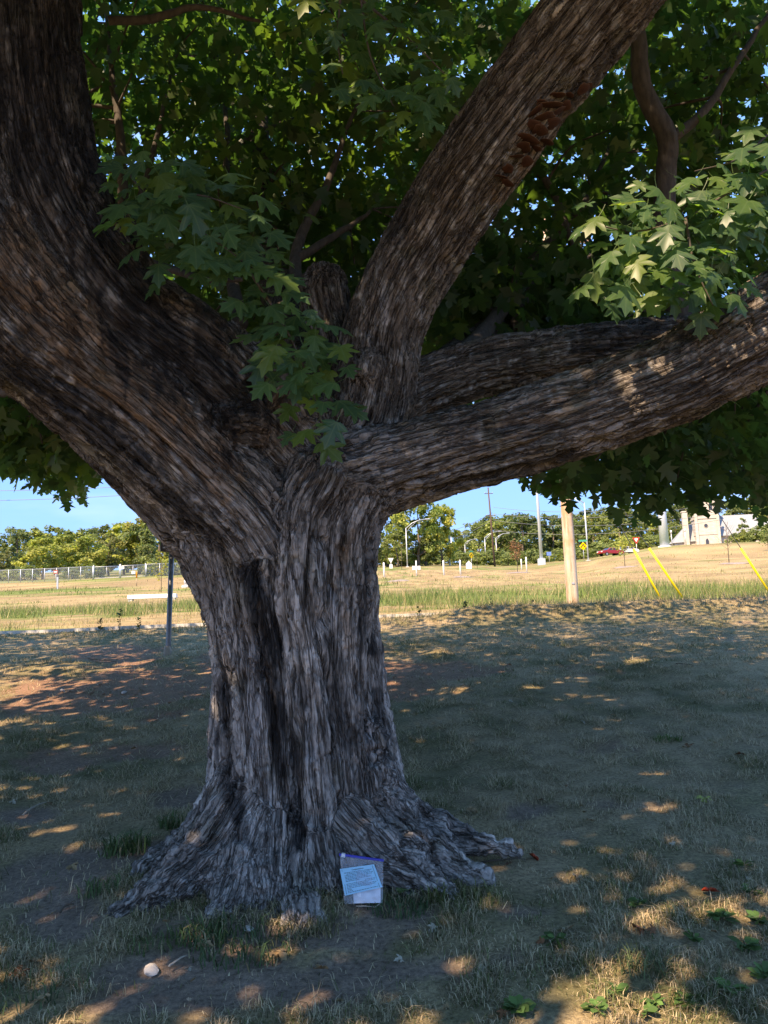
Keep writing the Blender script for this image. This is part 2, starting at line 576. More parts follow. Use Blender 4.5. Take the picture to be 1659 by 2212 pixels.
STRANDS = {   # name: (rows, blend)
    'core': (S((655, 2080, 4.95, 290), (658, 1930, 4.96, 222), (660, 1800, 4.98, 184), (660, 1720, 4.98, 166), (654, 1620, 4.98, 156), (648, 1450, 4.98, 146), (640, 1320, 4.98, 148), (628, 1220, 4.96, 152), (620, 1120, 4.95, 140), (640, 1020, 4.98, 118), (660, 930, 5.02, 100)), .10),
    'flute_a': (S((500, 2120, 4.5, 62), (530, 1900, 4.62, 62), (545, 1740, 4.66, 56), (545, 1560, 4.70, 56), (530, 1400, 4.70, 58), (505, 1270, 4.66, 62), (480, 1170, 4.60, 66), (430, 1080, 4.55, 66)), .07),
    'flute_b': (S((620, 2130, 4.42, 44), (612, 1940, 4.56, 50), (600, 1760, 4.60, 44), (592, 1600, 4.62, 44), (585, 1420, 4.62, 46), (560, 1260, 4.60, 52), (580, 1120, 4.58, 60)), .05),
    'flute_c': (S((730, 2110, 4.4, 50), (705, 1930, 4.52, 60), (690, 1760, 4.58, 52), (680, 1600, 4.60, 50), (665, 1430, 4.60, 50), (650, 1280, 4.58, 52), (650, 1130, 4.60, 62), (690, 1040, 4.62, 66)), .06),
    'flute_d': (S((800, 2060, 4.52, 62), (775, 1860, 4.62, 62), (765, 1740, 4.68, 56), (748, 1600, 4.70, 52), (738, 1450, 4.70, 52), (738, 1290, 4.70, 56), (745, 1150, 4.72, 66), (775, 1060, 4.72, 70)), .06),
    'flute_e': (S((880, 1960, 4.86, 56), (825, 1760, 4.90, 52), (800, 1640, 4.92, 48), (778, 1500, 4.94, 44), (762, 1330, 4.94, 46), (762, 1210, 4.92, 52)), .06),
    'flute_f': (S((500, 1760, 4.95, 52), (512, 1600, 4.98, 45), (520, 1450, 5.0, 45), (510, 1330, 5.0, 50), (470, 1220, 5.0, 60)), .06),
    # limbs
    'limb_a': (S((600, 1240, 4.78, 92), (530, 1120, 4.66, 112), (420, 1010, 4.52, 118), (290, 890, 4.36, 122), (150, 780, 4.22, 132), (30, 660, 4.08, 145), (-80, 500, 3.98, 152), (-150, 300, 3.92, 150), (-200, 60, 3.9, 146), (-240, -200, 3.9, 140)), .07),
    'limb_a2': (S((520, 1300, 4.98, 60), (450, 1170, 4.92, 64), (360, 1070, 4.86, 62), (250, 960, 4.80, 60), (120, 850, 4.76, 60), (0, 740, 4.7, 62), (-120, 640, 4.7, 62)), .05),
    'limb_b': (S((640, 1010, 4.86, 88), (540, 900, 4.72, 104), (420, 790, 4.56, 112), (290, 690, 4.42, 116), (185, 560, 4.30, 118), (110, 420, 4.20, 122), (75, 260, 4.12, 118), (62, 100, 4.08, 114), (55, -60, 4.06, 112), (50, -220, 4.06, 108)), .07),
    'limb_c': (S((730, 1060, 4.94, 90), (785, 930, 5.02, 92), (810, 820, 5.06, 86), (825, 730, 5.06, 82), (868, 620, 5.0, 82), (930, 515, 4.9, 88), (1000, 400, 4.76, 92), (1080, 290, 4.6, 96), (1170, 170, 4.42, 100), (1265, 50, 4.25, 103), (1380, -90, 4.1, 106), (1500, -230, 4.0, 106)), .07),
    'limb_e': (S((740, 920, 5.12, 70), (830, 880, 5.18, 66), (930, 830, 5.26, 60), (1040, 795, 5.36, 56), (1150, 775, 5.46, 55), (1270, 757, 5.56, 52), (1390, 745, 5.66, 50), (1520, 735, 5.8, 48), (1680, 715, 6.0, 44)), .06),
    'limb_f': (S((650, 1130, 4.84, 100), (720, 1055, 4.78, 94), (810, 1020, 4.76, 88), (910, 990, 4.74, 83), (1010, 962, 4.70, 82), (1130, 930, 4.64, 84), (1250, 893, 4.56, 86), (1370, 852, 4.48, 88), (1480, 808, 4.40, 92), (1580, 752, 4.32, 98), (1690, 690, 4.24, 104), (1820, 620, 4.16, 106)), .07),
    'stub_d': (S((740, 780, 5.3, 60), (715, 700, 5.36, 50), (702, 640, 5.36, 52), (700, 622, 5.34, 50)), .04),
    'collar': (S((560, 940, 4.70, 62), (520, 925, 4.52, 56), (497, 920, 4.44, 46)), .06),
    'knob': (S((600, 900, 4.72, 70), (530, 800, 4.72, 60), (490, 735, 4.72, 36)), .06),
    'spur': (S((560, 900, 4.60, 30), (588, 870, 4.50, 22), (605, 845, 4.46, 15), (612, 815, 4.46, 12)), .02),
    # roots
    'root_a': (S((545, 1700, 4.70, 66), (480, 1810, 4.58, 66), (400, 1890, 4.46, 54), (310, 1960, 4.32, 38), (240, 2020, 4.2, 24), (170, 2085, 4.08, 12)), .07),
    'root_b': (S((500, 1720, 5.0, 50), (430, 1815, 4.92, 42), (350, 1872, 4.8, 34), (290, 1930, 4.66, 26), (220, 1975, 4.5, 22), (130, 2010, 4.4, 14)), .06),
    'root_c': (S((570, 1790, 4.58, 60), (530, 1890, 4.40, 54), (495, 1965, 4.24, 36), (450, 2030, 4.1, 16)), .06),
    'root_d': (S((640, 1830, 4.50, 48), (630, 1930, 4.34, 42), (640, 1990, 4.18, 42), (646, 2030, 4.08, 40)), .04),
    'root_e': (S((790, 1690, 4.80, 60), (850, 1765, 4.80, 52), (930, 1797, 4.80, 36), (1010, 1815, 4.76, 22), (1085, 1832, 4.72, 9), (1130, 1850, 4.7, 3)), .06),
    'root_f': (S((760, 1790, 4.58, 60), (830, 1860, 4.48, 52), (900, 1897, 4.42, 38), (955, 1930, 4.36, 25), (1005, 1962, 4.30, 10), (1040, 1985, 4.26, 3)), .06),
    'root_g': (S((700, 1850, 4.48, 52), (715, 1930, 4.38, 40), (735, 2010, 4.26, 18)), .05),
    'root_h': (S((560, 1830, 4.50, 45), (560, 1910, 4.34, 42), (560, 1990, 4.20, 26), (545, 2050, 4.08, 12)), .05),
    'root_i': (S((470, 1830, 4.6, 45), (400, 1935, 4.4, 34), (350, 2010, 4.22, 18)), .05),
    'root_j': (S((800, 1750, 4.7, 56), (890, 1825, 4.62, 40), (980, 1870, 4.54, 24), (1050, 1905, 4.46, 10)), .06),
    'root_k': (S((600, 1800, 4.52, 46), (596, 1900, 4.36, 36), (600, 1985, 4.22, 22), (590, 2050, 4.1, 10)), .05),
    'root_back': (S((700, 1780, 5.25, 80), (760, 1800, 5.6, 40), (800, 1800, 6.1, 14)), .06),
}
LUMPS = S((420, 1915, 4.36, 26), (470, 1880, 4.38, 24), (520, 1945, 4.30, 22), (370, 1935, 4.34, 20), (600, 1900, 4.36, 20), (800, 1600, 4.68, 24), (805, 1680, 4.66, 24), (830, 1830, 4.44, 22),
          (880, 1850, 4.46, 22), (950, 1835, 4.66, 20), (640, 2000, 4.10, 24), (480, 1965, 4.18, 18), (790, 800, 4.80, 24), (640, 930, 4.72, 60))
GROOVES = [  # (strand rows, depth blend): furrows cut into the bole
    S((548, 1230, 4.44, 10), (578, 1360, 4.44, 13), (596, 1480, 4.42, 15), (612, 1600, 4.40, 19), (628, 1700, 4.38, 20), (640, 1790, 4.33, 13)),
    S((628, 1150, 4.42, 8), (622, 1290, 4.44, 11), (632, 1400, 4.46, 8)),
    S((706, 1250, 4.45, 8), (722, 1420, 4.47, 10), (735, 1600, 4.46, 8)),
    S((505, 1450, 4.56, 9), (500, 1600, 4.55, 11), (505, 1720, 4.5, 8)),
    S((400, 1050, 4.35, 14), (470, 1110, 4.4, 16), (540, 1150, 4.46, 12)),
    S((700, 1180, 4.44, 10), (745, 1135, 4.44, 18), (800, 1140, 4.5, 12)),
    S((505, 975, 4.34, 10), (580, 968, 4.4, 10), (640, 960, 4.46, 8)),
]
HOLE = S((548, 840, 4.44, 26), (560, 835, 4.6, 24))
SM = {k: crm(v[0], 5) for k, v in STRANDS.items()}

VX = .020
LO = np.array([-2.75, 3.55, -.42]); HI = np.array([2.95, 6.45, 5.35])
DIM = np.ceil((HI - LO) / VX).astype(int) + 1
SDF = np.full(DIM, 1.0, np.float32)
AX = [(LO[i] + VX * np.arange(DIM[i])).astype(np.float32) for i in range(3)]


def seg_d(X, Y, Z, a, b):
    ab = (b - a)[:3]; L = float(ab @ ab) + 1e-12
    t = np.clip(((X - a[0]) * ab[0] + (Y - a[1]) * ab[1] + (Z - a[2]) * ab[2]) / L, 0, 1)
    return np.sqrt((X - a[0] - t * ab[0]) ** 2 + (Y - a[1] - t * ab[1]) ** 2 + (Z - a[2] - t * ab[2]) ** 2) - (a[3] + t * (b[3] - a[3]))


def sl(lo, hi):
    i0 = np.clip(np.floor((lo - LO) / VX).astype(int), 0, DIM); i1 = np.clip(np.ceil((hi - LO) / VX).astype(int) + 1, 0, DIM)
    return tuple(slice(a, b) for a, b in zip(i0, i1))


def strand_field(C, pad):
    lo = (C[:, :3] - C[:, 3:] - pad).min(0); hi = (C[:, :3] + C[:, 3:] + pad).max(0)
    s = sl(lo, hi)
    if any(q.stop <= q.start for q in s): return None, None
    f = np.full([q.stop - q.start for q in s], 1.0, np.float32)
    for i in range(len(C) - 1):
        a, b = C[i].astype(np.float32), C[i + 1].astype(np.float32)
        r = max(a[3], b[3]) + pad
        s2 = sl(np.minimum(a, b)[:3] - r, np.maximum(a, b)[:3] + r)
        s2 = tuple(slice(max(q.start, w.start), min(q.stop, w.stop)) for q, w in zip(s2, s))
        if any(q.stop <= q.start for q in s2): continue
        d = seg_d(AX[0][s2[0]][:, None, None], AX[1][s2[1]][None, :, None], AX[2][s2[2]][None, None], a, b)
        v = tuple(slice(q.start - w.start, q.stop - w.start) for q, w in zip(s2, s))
        f[v] = np.minimum(f[v], d)
    return s, f


def smin(a, b, k):
    h = np.clip(.5 + .5 * (b - a) / k, 0, 1)
    return b * (1 - h) + a * h - k * h * (1 - h)


for k, (rows_, bl) in STRANDS.items():
    s, f = strand_field(SM[k], .16)
    if s is not None: SDF[s] = smin(SDF[s], f, bl)
for x, y, z, r in LUMPS:
    s, f = strand_field(np.array([(x, y, z, r), (x + .02, y, z + .03, r * .8)]), .1)
    SDF[s] = smin(SDF[s], f, .10)
for rows_ in GROOVES:
    s, f = strand_field(crm(rows_, 5), .1)
    SDF[s] = -smin(-SDF[s], f, .035)
s, f = strand_field(np.array(HOLE), .1)
SDF[s] = -smin(-SDF[s], f, .02)


def surface_nets(D):
    ins = D < 0
    nx, ny, nz = D.shape
    c = np.zeros((nx - 1, ny - 1, nz - 1), np.int8)
    corners = [(i, j, k) for i in (0, 1) for j in (0, 1) for k in (0, 1)]
    for i, j, k in corners:
        c += ins[i:nx - 1 + i, j:ny - 1 + j, k:nz - 1 + k]
    act = np.argwhere((c > 0) & (c < 8))
    idx = np.full(c.shape, -1, np.int32)
    idx[tuple(act.T)] = np.arange(len(act))
    val = {q: D[act[:, 0] + q[0], act[:, 1] + q[1], act[:, 2] + q[2]] for q in corners}
    acc = np.zeros((len(act), 3)); n = np.zeros(len(act))
    for q in corners:
        for ax in range(3):
            if q[ax] == 0:
                q2 = list(q); q2[ax] = 1; q2 = tuple(q2)
                a, b = val[q], val[q2]
                m = (a < 0) != (b < 0)
                t = np.where(m, a / np.where(m, a - b, 1), 0)
                pos = np.array(q, float)[None] + np.eye(3)[ax][None] * t[:, None]
                acc += pos * m[:, None]; n += m
    V = (act + acc / n[:, None]) * VX + LO
    F = []
    for ax in range(3):
        a = [slice(None)] * 3; b = [slice(None)] * 3
        a[ax] = slice(0, -1); b[ax] = slice(1, None)
        A, B = ins[tuple(a)], ins[tuple(b)]
        e = np.argwhere(A != B)
        u, v = (ax + 1) % 3, (ax + 2) % 3
        e = e[(e[:, u] > 0) & (e[:, v] > 0) & (e[:, u] < c.shape[u]) & (e[:, v] < c.shape[v]) & (e[:, ax] < c.shape[ax])]
        flip = ~A[tuple(e.T)]
        o = np.zeros(3, int)
        qs = []
        for du, dv in ((1, 1), (0, 1), (0, 0), (1, 0)):
            g = e.copy(); g[:, u] -= du; g[:, v] -= dv
            qs.append(idx[tuple(g.T)])
        q = np.stack(qs, 1)
        q[flip] = q[flip][:, ::-1]
        F.append(q)
    F = np.vstack(F)
    return V, F[(F >= 0).all(1)]


V, Fq = surface_nets(SDF)
del SDF
# subdivide once for bark relief (Catmull-Clark)
def catmull(V, F):
    n = len(V)
    fc = V[F].mean(1)
    e = np.stack([F, np.roll(F, -1, 1)], 2).reshape(-1, 2)
    es = np.sort(e, 1)
    key = es[:, 0].astype(np.int64) * n + es[:, 1]
    uk, inv = np.unique(key, return_inverse=True)
    ea, eb = (uk // n).astype(int), (uk % n).astype(int)
    fi = np.repeat(np.arange(len(F)), 4)
    cnt = np.bincount(inv, minlength=len(uk))
    fsum = np.stack([np.bincount(inv, fc[fi, k], len(uk)) for k in range(3)], 1)
    ep = (V[ea] + V[eb] + fsum) / (2 + cnt)[:, None]
    mid = (V[ea] + V[eb]) / 2
    vv = F.ravel()
    val = np.maximum(np.bincount(vv, minlength=n), 1)[:, None]
    Fv = np.stack([np.bincount(vv, fc[fi, k], n) for k in range(3)], 1) / val
    ec = np.maximum(np.bincount(np.concatenate([ea, eb]), minlength=n), 1)[:, None]
    Rv = np.stack([np.bincount(np.concatenate([ea, eb]), np.concatenate([mid[:, k]] * 2), n) for k in range(3)], 1) / ec
    Vn = (Fv + 2 * Rv + (val - 3) * V) / val
    E = inv.reshape(-1, 4) + n
    C = (np.arange(len(F)) + n + len(uk))
    Q = np.stack([np.stack([F[:, k], E[:, k], C, E[:, k - 1]], 1) for k in range(4)], 1).reshape(-1, 4)
    return np.vstack([Vn, ep, fc]), Q


V, Fq = catmull(V, Fq)
me2 = mesh_np('trunk', V, Fq, np.full(len(Fq), 4), True)
nv = len(me2.vertices)
N = np.empty(nv * 3, np.float32); me2.vertex_normals.foreach_get('vector', N); N = N.reshape(-1, 3).astype(float)

# distance of every vertex to every strand -> the strands it belongs to
names = list(STRANDS)
DS = np.full((len(names), nv), 9.0, np.float32)
NEARSEG = np.zeros((len(names), nv), np.int16)
for n_, k in enumerate(names):
    C = SM[k]
    lo = (C[:, :3] - C[:, 3:] - .12).min(0); hi = (C[:, :3] + C[:, 3:] + .12).max(0)
    w = np.where(((V > lo) & (V < hi)).all(1))[0]
    if not len(w): continue
    X, Y, Z = V[w].T
    best = np.full(len(w), 9.0); bi = np.zeros(len(w), int)
    for i in range(len(C) - 1):
        d = seg_d(X, Y, Z, C[i], C[i + 1])
        mm = d < best
        best[mm] = d[mm]; bi[mm] = i
    DS[n_, w] = best; NEARSEG[n_, w] = bi
W = np.exp(-np.maximum(DS, -.02) * 34.0)
W[DS > .25] = 0
order = np.argsort(-W, 0)[:2]


def bark(u, v, s, seed):
    """height of furrowed bark in strand coordinates: across (u,v), along s (metres)"""
    wob = (fbm(u * 2.2, v * 2.2, s * 1.3, 2, seed) - .5) * .26
    u2, v2 = u + wob, v - wob * .7
    r1 = np.clip(np.abs(2 * fbm(u2 * 10, v2 * 10, s * .85, 2, seed + 40) - 1) * 5.5, 0, 1) * 2 - 1      # ribs parted by narrow furrows
    r2 = 1 - np.abs(2 * fbm(u2 * 30, v2 * 30, s * 2.6, 2, seed + 50) - 1) * 2.0         # plates
    f1, f2, idv = worley(u2 * 30 + wob * 5, v2 * 30, s * 2.9 + (vnoise(u * 14, v * 14, s * 9, seed + 9) - .5) * 2.4, seed + 60)
    crack = sstep(.0, .18, f2 - f1)
    r3 = 1 - np.abs(2 * fbm(u2 * 62, v2 * 62, s * 5.0, 2, seed + 55) - 1) * 1.6           # fibres
    fl = fbm(u * 70, v * 70, s * 16, 2, seed + 70)
    return np.clip(r1, -1, 1), np.clip(r2, -1, 1), crack, idv, fl, r3


W0 = np.take_along_axis(W, order[:1], 0)[0]
FLOW = np.zeros((nv, 3))
acc = [np.zeros(nv) for _ in range(6)]
wt = np.zeros(nv)
for rank in range(2):
    for n_, k in enumerate(names):
        w = np.where((order[rank] == n_) & ((W[n_] > .12 * W0) if rank else True))[0]
        if not len(w): continue
        C = SM[k]
        L = np.concatenate([[0], np.cumsum(np.linalg.norm(np.diff(C[:, :3], axis=0), axis=1))])
        # transported frame
        T = np.gradient(C[:, :3], axis=0); T /= np.linalg.norm(T, axis=1, keepdims=True) + 1e-9
        U = np.zeros_like(T); ref = np.array([1.0, 0, 0]) if abs(T[0, 0]) < .9 else np.array([0, 1.0, 0])
        for i in range(len(C)):
            ref = ref - T[i] * (ref @ T[i]); ref /= np.linalg.norm(ref); U[i] = ref
        i = NEARSEG[n_, w]
        rel = V[w] - C[i, :3]
        t = np.clip((rel * T[i]).sum(1) / (L[i + 1] - L[i] + 1e-9), 0, 1)[:, None]
        c0 = C[i, :3] * (1 - t) + C[i + 1, :3] * t
        uu = U[i] * (1 - t) + U[i + 1] * t; tt = T[i] * (1 - t) + T[i + 1] * t
        rel = V[w] - c0
        u = (rel * uu).sum(1); vv = (rel * np.cross(tt, uu)).sum(1)
        s_ = L[i] + t[:, 0] * (L[i + 1] - L[i])
        if rank == 0: FLOW[w] = np.stack([u + n_ * 3.1, vv, s_], 1)
        res = bark(u, vv, s_, n_ * 7)
        ww = W[n_, w]
        for q in range(6): acc[q][w] += res[q] * ww
        wt[w] += ww
wt = np.maximum(wt, 1e-6)
r1, r2, crack, idv, fl, r3 = [a / wt for a in acc]
X, Y, Z = V.T
big = fbm(X * 5, Y * 5, Z * 2.2, 3, 5) - .5
mid = fbm(X * 16, Y * 16, Z * 9, 3, 6) - .5
low = 1 - sstep(.15, .75, Z)                    # gnarled foot
amp = 1.0 - .35 * low
swirl = fbm(X * 11 + 2 * fbm(X * 4, Y * 4, Z * 4, 2, 81), Y * 11, Z * 11 + 2 * fbm(X * 4, Y * 4, Z * 4, 2, 82), 4, 83) - .5
thin = .55 + .45 * (1 - sstep(2.2, 3.0, Z))
h = amp * thin * (r1 * .026 + r2 * .012) + (crack - .5) * .015 * (1 - .6 * low) + (idv - .5) * .009 * (1 - .5 * low) + (r3 - .5) * .009 + (fl - .5) * .008 + big * .03 + mid * .005 + low * (swirl * .10 + (fbm(X * 27, Y * 27, Z * 27, 2, 84) - .5) * .03)
V2 = V + N * h[:, None]
me2.vertices.foreach_set('co', V2.astype(np.float32).ravel())
me2.polygons.foreach_set('use_smooth', np.ones(len(me2.polygons), bool))

# ---- bark colours: plates, dark furrows, lichen, slime-flux stains and painted limb shade
px, py = proj(V)
front = (N * (np.array(EYE) - V)).sum(1) > 0


JAG = (fbm(X * 24, Y * 24, Z * 1.6, 3, 91) - .5) * 1.1 + (fbm(X * 5, Y * 5, Z * 1.2, 2, 92) - .5) * .7


def band(poly, width, rag=1.0):
    """soft mask round a drawn line, only on the side that shows it"""
    q = np.array(poly, float); d = np.full(nv, 9e3)
    for a, b in zip(q[:-1], q[1:]):
        ab = b - a; t = np.clip(((px - a[0]) * ab[0] + (py - a[1]) * ab[1]) / (ab @ ab), 0, 1)
        d = np.minimum(d, np.hypot(px - a[0] - t * ab[0], py - a[1] - t * ab[1]))
    jag = JAG * rag * width * 2.4
    return np.where(front, 1 - sstep(width * .45, width * 1.25, d + jag), 0)


stain_shade = np.zeros(nv)
for poly, wd, am in (
        ([(545, 1225), (572, 1330), (590, 1440), (605, 1560), (622, 1660), (638, 1760), (645, 1830)], 23, 1.0),
        ([(600, 1470), (622, 1560), (640, 1680)], 26, .85),
        ([(786, 1210), (782, 1290), (790, 1400)], 17, .95),
        ([(712, 1400), (730, 1500), (738, 1600)], 30, .72),
        ([(500, 1470), (496, 1580), (500, 1700), (520, 1800)], 18, .9),
        ([(640, 1450), (655, 1520)], 16, .6),
        ([(808, 1500), (830, 1640)], 12, .8),
        ([(470, 1150), (420, 1110), (360, 1055), (250, 950), (120, 860), (0, 780)], 34, .9),
        ([(180, 20), (150, 180), (170, 330), (230, 560), (330, 720), (440, 820), (500, 880)], 82, .9),  # broad bands on the upper limb: stain with deep shade painted in
        ([(60, 0), (90, 250), (150, 450)], 85, .85),
        ([(900, 1050), (1000, 1030), (1120, 1005), (1260, 975)], 14, .6),
        ([(1300, 730), (1400, 720), (1480, 720)], 50, .7),
        ([(560, 850), (540, 830)], 30, 1.0),  # darkens the mouth of the hollow
        ([(880, 420), (850, 520)], 22, .6),
        ([(1320, 100), (1240, 210)], 26, .6)):
    stain_shade = np.maximum(stain_shade, band(poly, wd) * am)
tanned = np.zeros(nv)
paleb = np.zeros(nv)
for poly, wd, am in (([(552, 1400), (556, 1520), (566, 1640), (580, 1740)], 12, .8), ([(690, 1210), (716, 1290), (718, 1330)], 9, .8), ([(800, 1570), (806, 1620)], 14, .8), ([(660, 1480), (668, 1640)], 12, .5), ([(640, 1240), (650, 1330)], 12, .5), ([(700, 1010), (840, 965)], 30, .5), ([(830, 640), (835, 690)], 12, .7)):
    paleb = np.maximum(paleb, band(poly, wd, 1.6) * am)
for poly, wd, am in (
        ([(558, 1290), (580, 1440), (600, 1600), (632, 1740)], 4, .8), ([(650, 1620), (655, 1720), (660, 1800)], 5, .6),
        ([(30, 470), (80, 560), (200, 700), (330, 830), (450, 960)], 36, .75), ([(0, 560), (120, 720), (300, 880), (480, 1040)], 40, .6),
        ([(760, 1150), (740, 1200)], 14, .7), ([(1280, 210), (1180, 320), (1080, 430)], 20, .6), ([(480, 945), (560, 940)], 22, .5),
        ([(745, 1330), (750, 1400)], 10, .6), ([(1200, 850), (1270, 845)], 12, .7), ([(560, 1440), (535, 1450)], 10, .5), ([(880, 900), (920, 890)], 24, .7)):
    tanned = np.maximum(tanned, band(poly, wd) * am)
pal = fbm(X * 3.2, Y * 3.2, Z * 1.3, 4, 101)
lich = sstep(.54, .72, fbm(X * 22, Y * 22, Z * 12, 4, 102)) * sstep(-.2, .5, r2)
grey_a, grey_b, brn = np.array([.335, .310, .288]), np.array([.200, .180, .164]), np.array([.205, .150, .110])
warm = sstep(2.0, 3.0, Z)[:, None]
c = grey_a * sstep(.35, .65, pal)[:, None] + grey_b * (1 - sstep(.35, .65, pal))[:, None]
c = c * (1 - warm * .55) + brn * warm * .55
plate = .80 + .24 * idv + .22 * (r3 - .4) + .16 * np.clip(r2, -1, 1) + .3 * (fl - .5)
c = c * 1.12 * plate[:, None] * (1 - .46 * sstep(1.9, 2.7, Z) - .16 * sstep(-.6, -1.4, X) * sstep(2, 2.6, Z))[:, None]  # limbs darkened with height, canopy shade put into the colour
c = c * (1 - lich[:, None] * .5) + np.array([.46, .45, .43]) * lich[:, None] * .5
furrow_dark = np.clip((1 - crack) * .45 + .5 * (1 - sstep(-1, -.1, r1)), 0, .65)  # darker in cracks and furrows
c = c * (1 - furrow_dark[:, None]) + np.array([.050, .041, .035]) * furrow_dark[:, None]
foot = (1 - sstep(.0, .22, Z))[:, None] * .35
c = c * (1 - foot) + np.array([.17, .135, .105]) * foot
green_ = sstep(.62, .75, fbm(X * 6, Y * 6, Z * 6, 3, 108))[:, None] * .25
c = c * (1 - green_) + np.array([.10, .105, .06]) * green_
c = c * (1 - tanned[:, None] * .75) + np.array([.225, .130, .070]) * (.6 + .8 * fl)[:, None] * tanned[:, None] * .75
c = c * (1 - paleb[:, None] * .6) + np.array([.42, .42, .43]) * (.6 + .7 * fl)[:, None] * paleb[:, None] * .6
stain_shade = stain_shade * (.62 + .38 * sstep(.3, .5, fbm(X * 9, Y * 9, Z * 5, 3, 120)))
fleck = sstep(.66, .72, fl)
stain_shade = stain_shade * (1 - fleck * .3)
c = c * (1 - stain_shade[:, None] * .93) + np.array([.011, .0105, .0115]) * stain_shade[:, None] * .93
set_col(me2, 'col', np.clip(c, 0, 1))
set_f(me2, 'wet_dark', stain_shade)
W1 = np.take_along_axis(W, order[1:2], 0)[0]
set_f(me2, 'seam', sstep(.86, .995, W1 / np.maximum(W0, 1e-9)))

a_ = me2.attributes.new('flow', 'FLOAT_VECTOR', 'POINT'); a_.data.foreach_set('vector', FLOW.astype(np.float32).ravel())
t = NT('maple_bark')
fv = t.attr('flow', 'Vector')
sm = t.attr('seam', 'Fac')


def flat(n):
    return t.math('ADD', t.math('MULTIPLY', n, t.math('SUBTRACT', 1.0, sm)), t.math('MULTIPLY', sm, .62))


def crev(scale, stretch, width, det):
    n = flat(t.noise(scale, det, .6, vec=fv, mapping=(1, 1, stretch)))
    return t.ramp(t.math('ABSOLUTE', t.math('SUBTRACT', n, .5)), [(0.0, (0, 0, 0)), (width * .35, (.25, .25, .25)), (width, (1, 1, 1))])


c1 = crev(17, .055, .030, 4); c2 = crev(42, .11, .045, 4)
nb = t.noise(120, 5, .7, vec=fv, mapping=(1, 1, .22)); nc = t.noise(26, 4, .65, vec=fv, mapping=(1, 1, .10))
base = t.attr('col')
cc = t.mix(1.0, base, t.ramp(flat(nc), [(.3, (.62, .61, .60)), (.5, (1, 1, 1)), (.68, (1.55, 1.53, 1.50))]), 'MULTIPLY')
cc = t.mix(.5, cc, t.ramp(nb, [(.32, (.45, .45, .45)), (.5, (1, 1, 1)), (.68, (1.65, 1.63, 1.6))]), 'MULTIPLY')
cc = t.mix(1.0, cc, t.mix(c1, (.34, .31, .285), (1, 1, 1)), 'MULTIPLY')
cc = t.mix(.8, cc, t.mix(c2, (.5, .48, .46), (1, 1, 1)), 'MULTIPLY')
hh = t.math('ADD', t.math('ADD', t.math('MULTIPLY', c1, .8), t.math('MULTIPLY', c2, .4)), t.math('MULTIPLY', nb, .45))
rg = t.math('SUBTRACT', .92, t.math('MULTIPLY', t.attr('wet_dark', 'Fac'), .35))
M_BARK = t.surf(t.bsdf(cc, rg, 0, .25, bump=hh, bdist=.025, bstr=1.0))
maple = thing('maple_tree', 'huge old maple with fluted grey trunk, black stains and sweeping limbs', 'tree', (P(655, 1930, 4.9)[0], 4.9, 0.0))
bpy.context.view_layer.update()


def adopt(o, parent):
    """parent without moving"""
    o.parent = parent
    o.matrix_parent_inverse = Matrix.Translation(-Vector(parent.location))
    return o


me2.name = 'trunk'
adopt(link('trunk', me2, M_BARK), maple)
# ================================================================== CROWN: limbs above the frame, boughs, leaves
def unit(a):
    return a / (np.linalg.norm(a, axis=-1, keepdims=True) + 1e-9)


HALF = [(0, 0), (.12, -.05), (.30, -.02), (.50, .10), (.40, .20), (.28, .245), (.44, .38), (.62, .58), (.46, .62), (.30, .54), (.17, .50), (.22, .66), (.29, .79), (.14, .80), (0, 1.02)]
HALF_LO = [(0, 0), (.46, .06), (.26, .25), (.60, .56), (.19, .5), (.26, .77), (0, 1.0)]


def leaf_template(half, mid=.30, fold=.10, curl=.22):
    pts = half + [(-x, y) for x, y in half[-2:0:-1]]
    v = [(0, mid, 0)] + [(x, y, 0) for x, y in pts]
    v = np.array(v, float)
    v[:, 2] = fold * np.abs(v[:, 0]) * 1.0 - curl * np.maximum(v[:, 1] - .25, 0) ** 2 - .35 * np.abs(v[:, 0]) ** 2
    n = len(pts)
    f = np.array([(0, 1 + i, 1 + (i + 1) % n) for i in range(n)])
    return v, f


T_HI, TF_HI = leaf_template(HALF)
T_LO, TF_LO = leaf_template(HALF_LO)
T_FAR = np.array([(0, 0, 0), (.55, .45, -.05), (0, 1, -.12), (-.55, .45, -.05)], float); TF_FAR = np.array([(0, 1, 2), (0, 2, 3)])


def frames(tip, nrm):
    y = unit(tip); z = unit(nrm - y * (nrm * y).sum(-1, keepdims=True)); x = np.cross(y, z)
    return np.stack([x, y, z], -1)            # columns


def place_leaves(T, TF, pos, tip, nrm, size):
    M = frames(tip, nrm)
    v = np.einsum('nij,kj->nki', M, T) * size[:, None, None] + pos[:, None]
    n, k = len(pos), len(T)
    f = (TF[None] + (np.arange(n) * k)[:, None, None]).reshape(-1, 3)
    return v.reshape(-1, 3), f


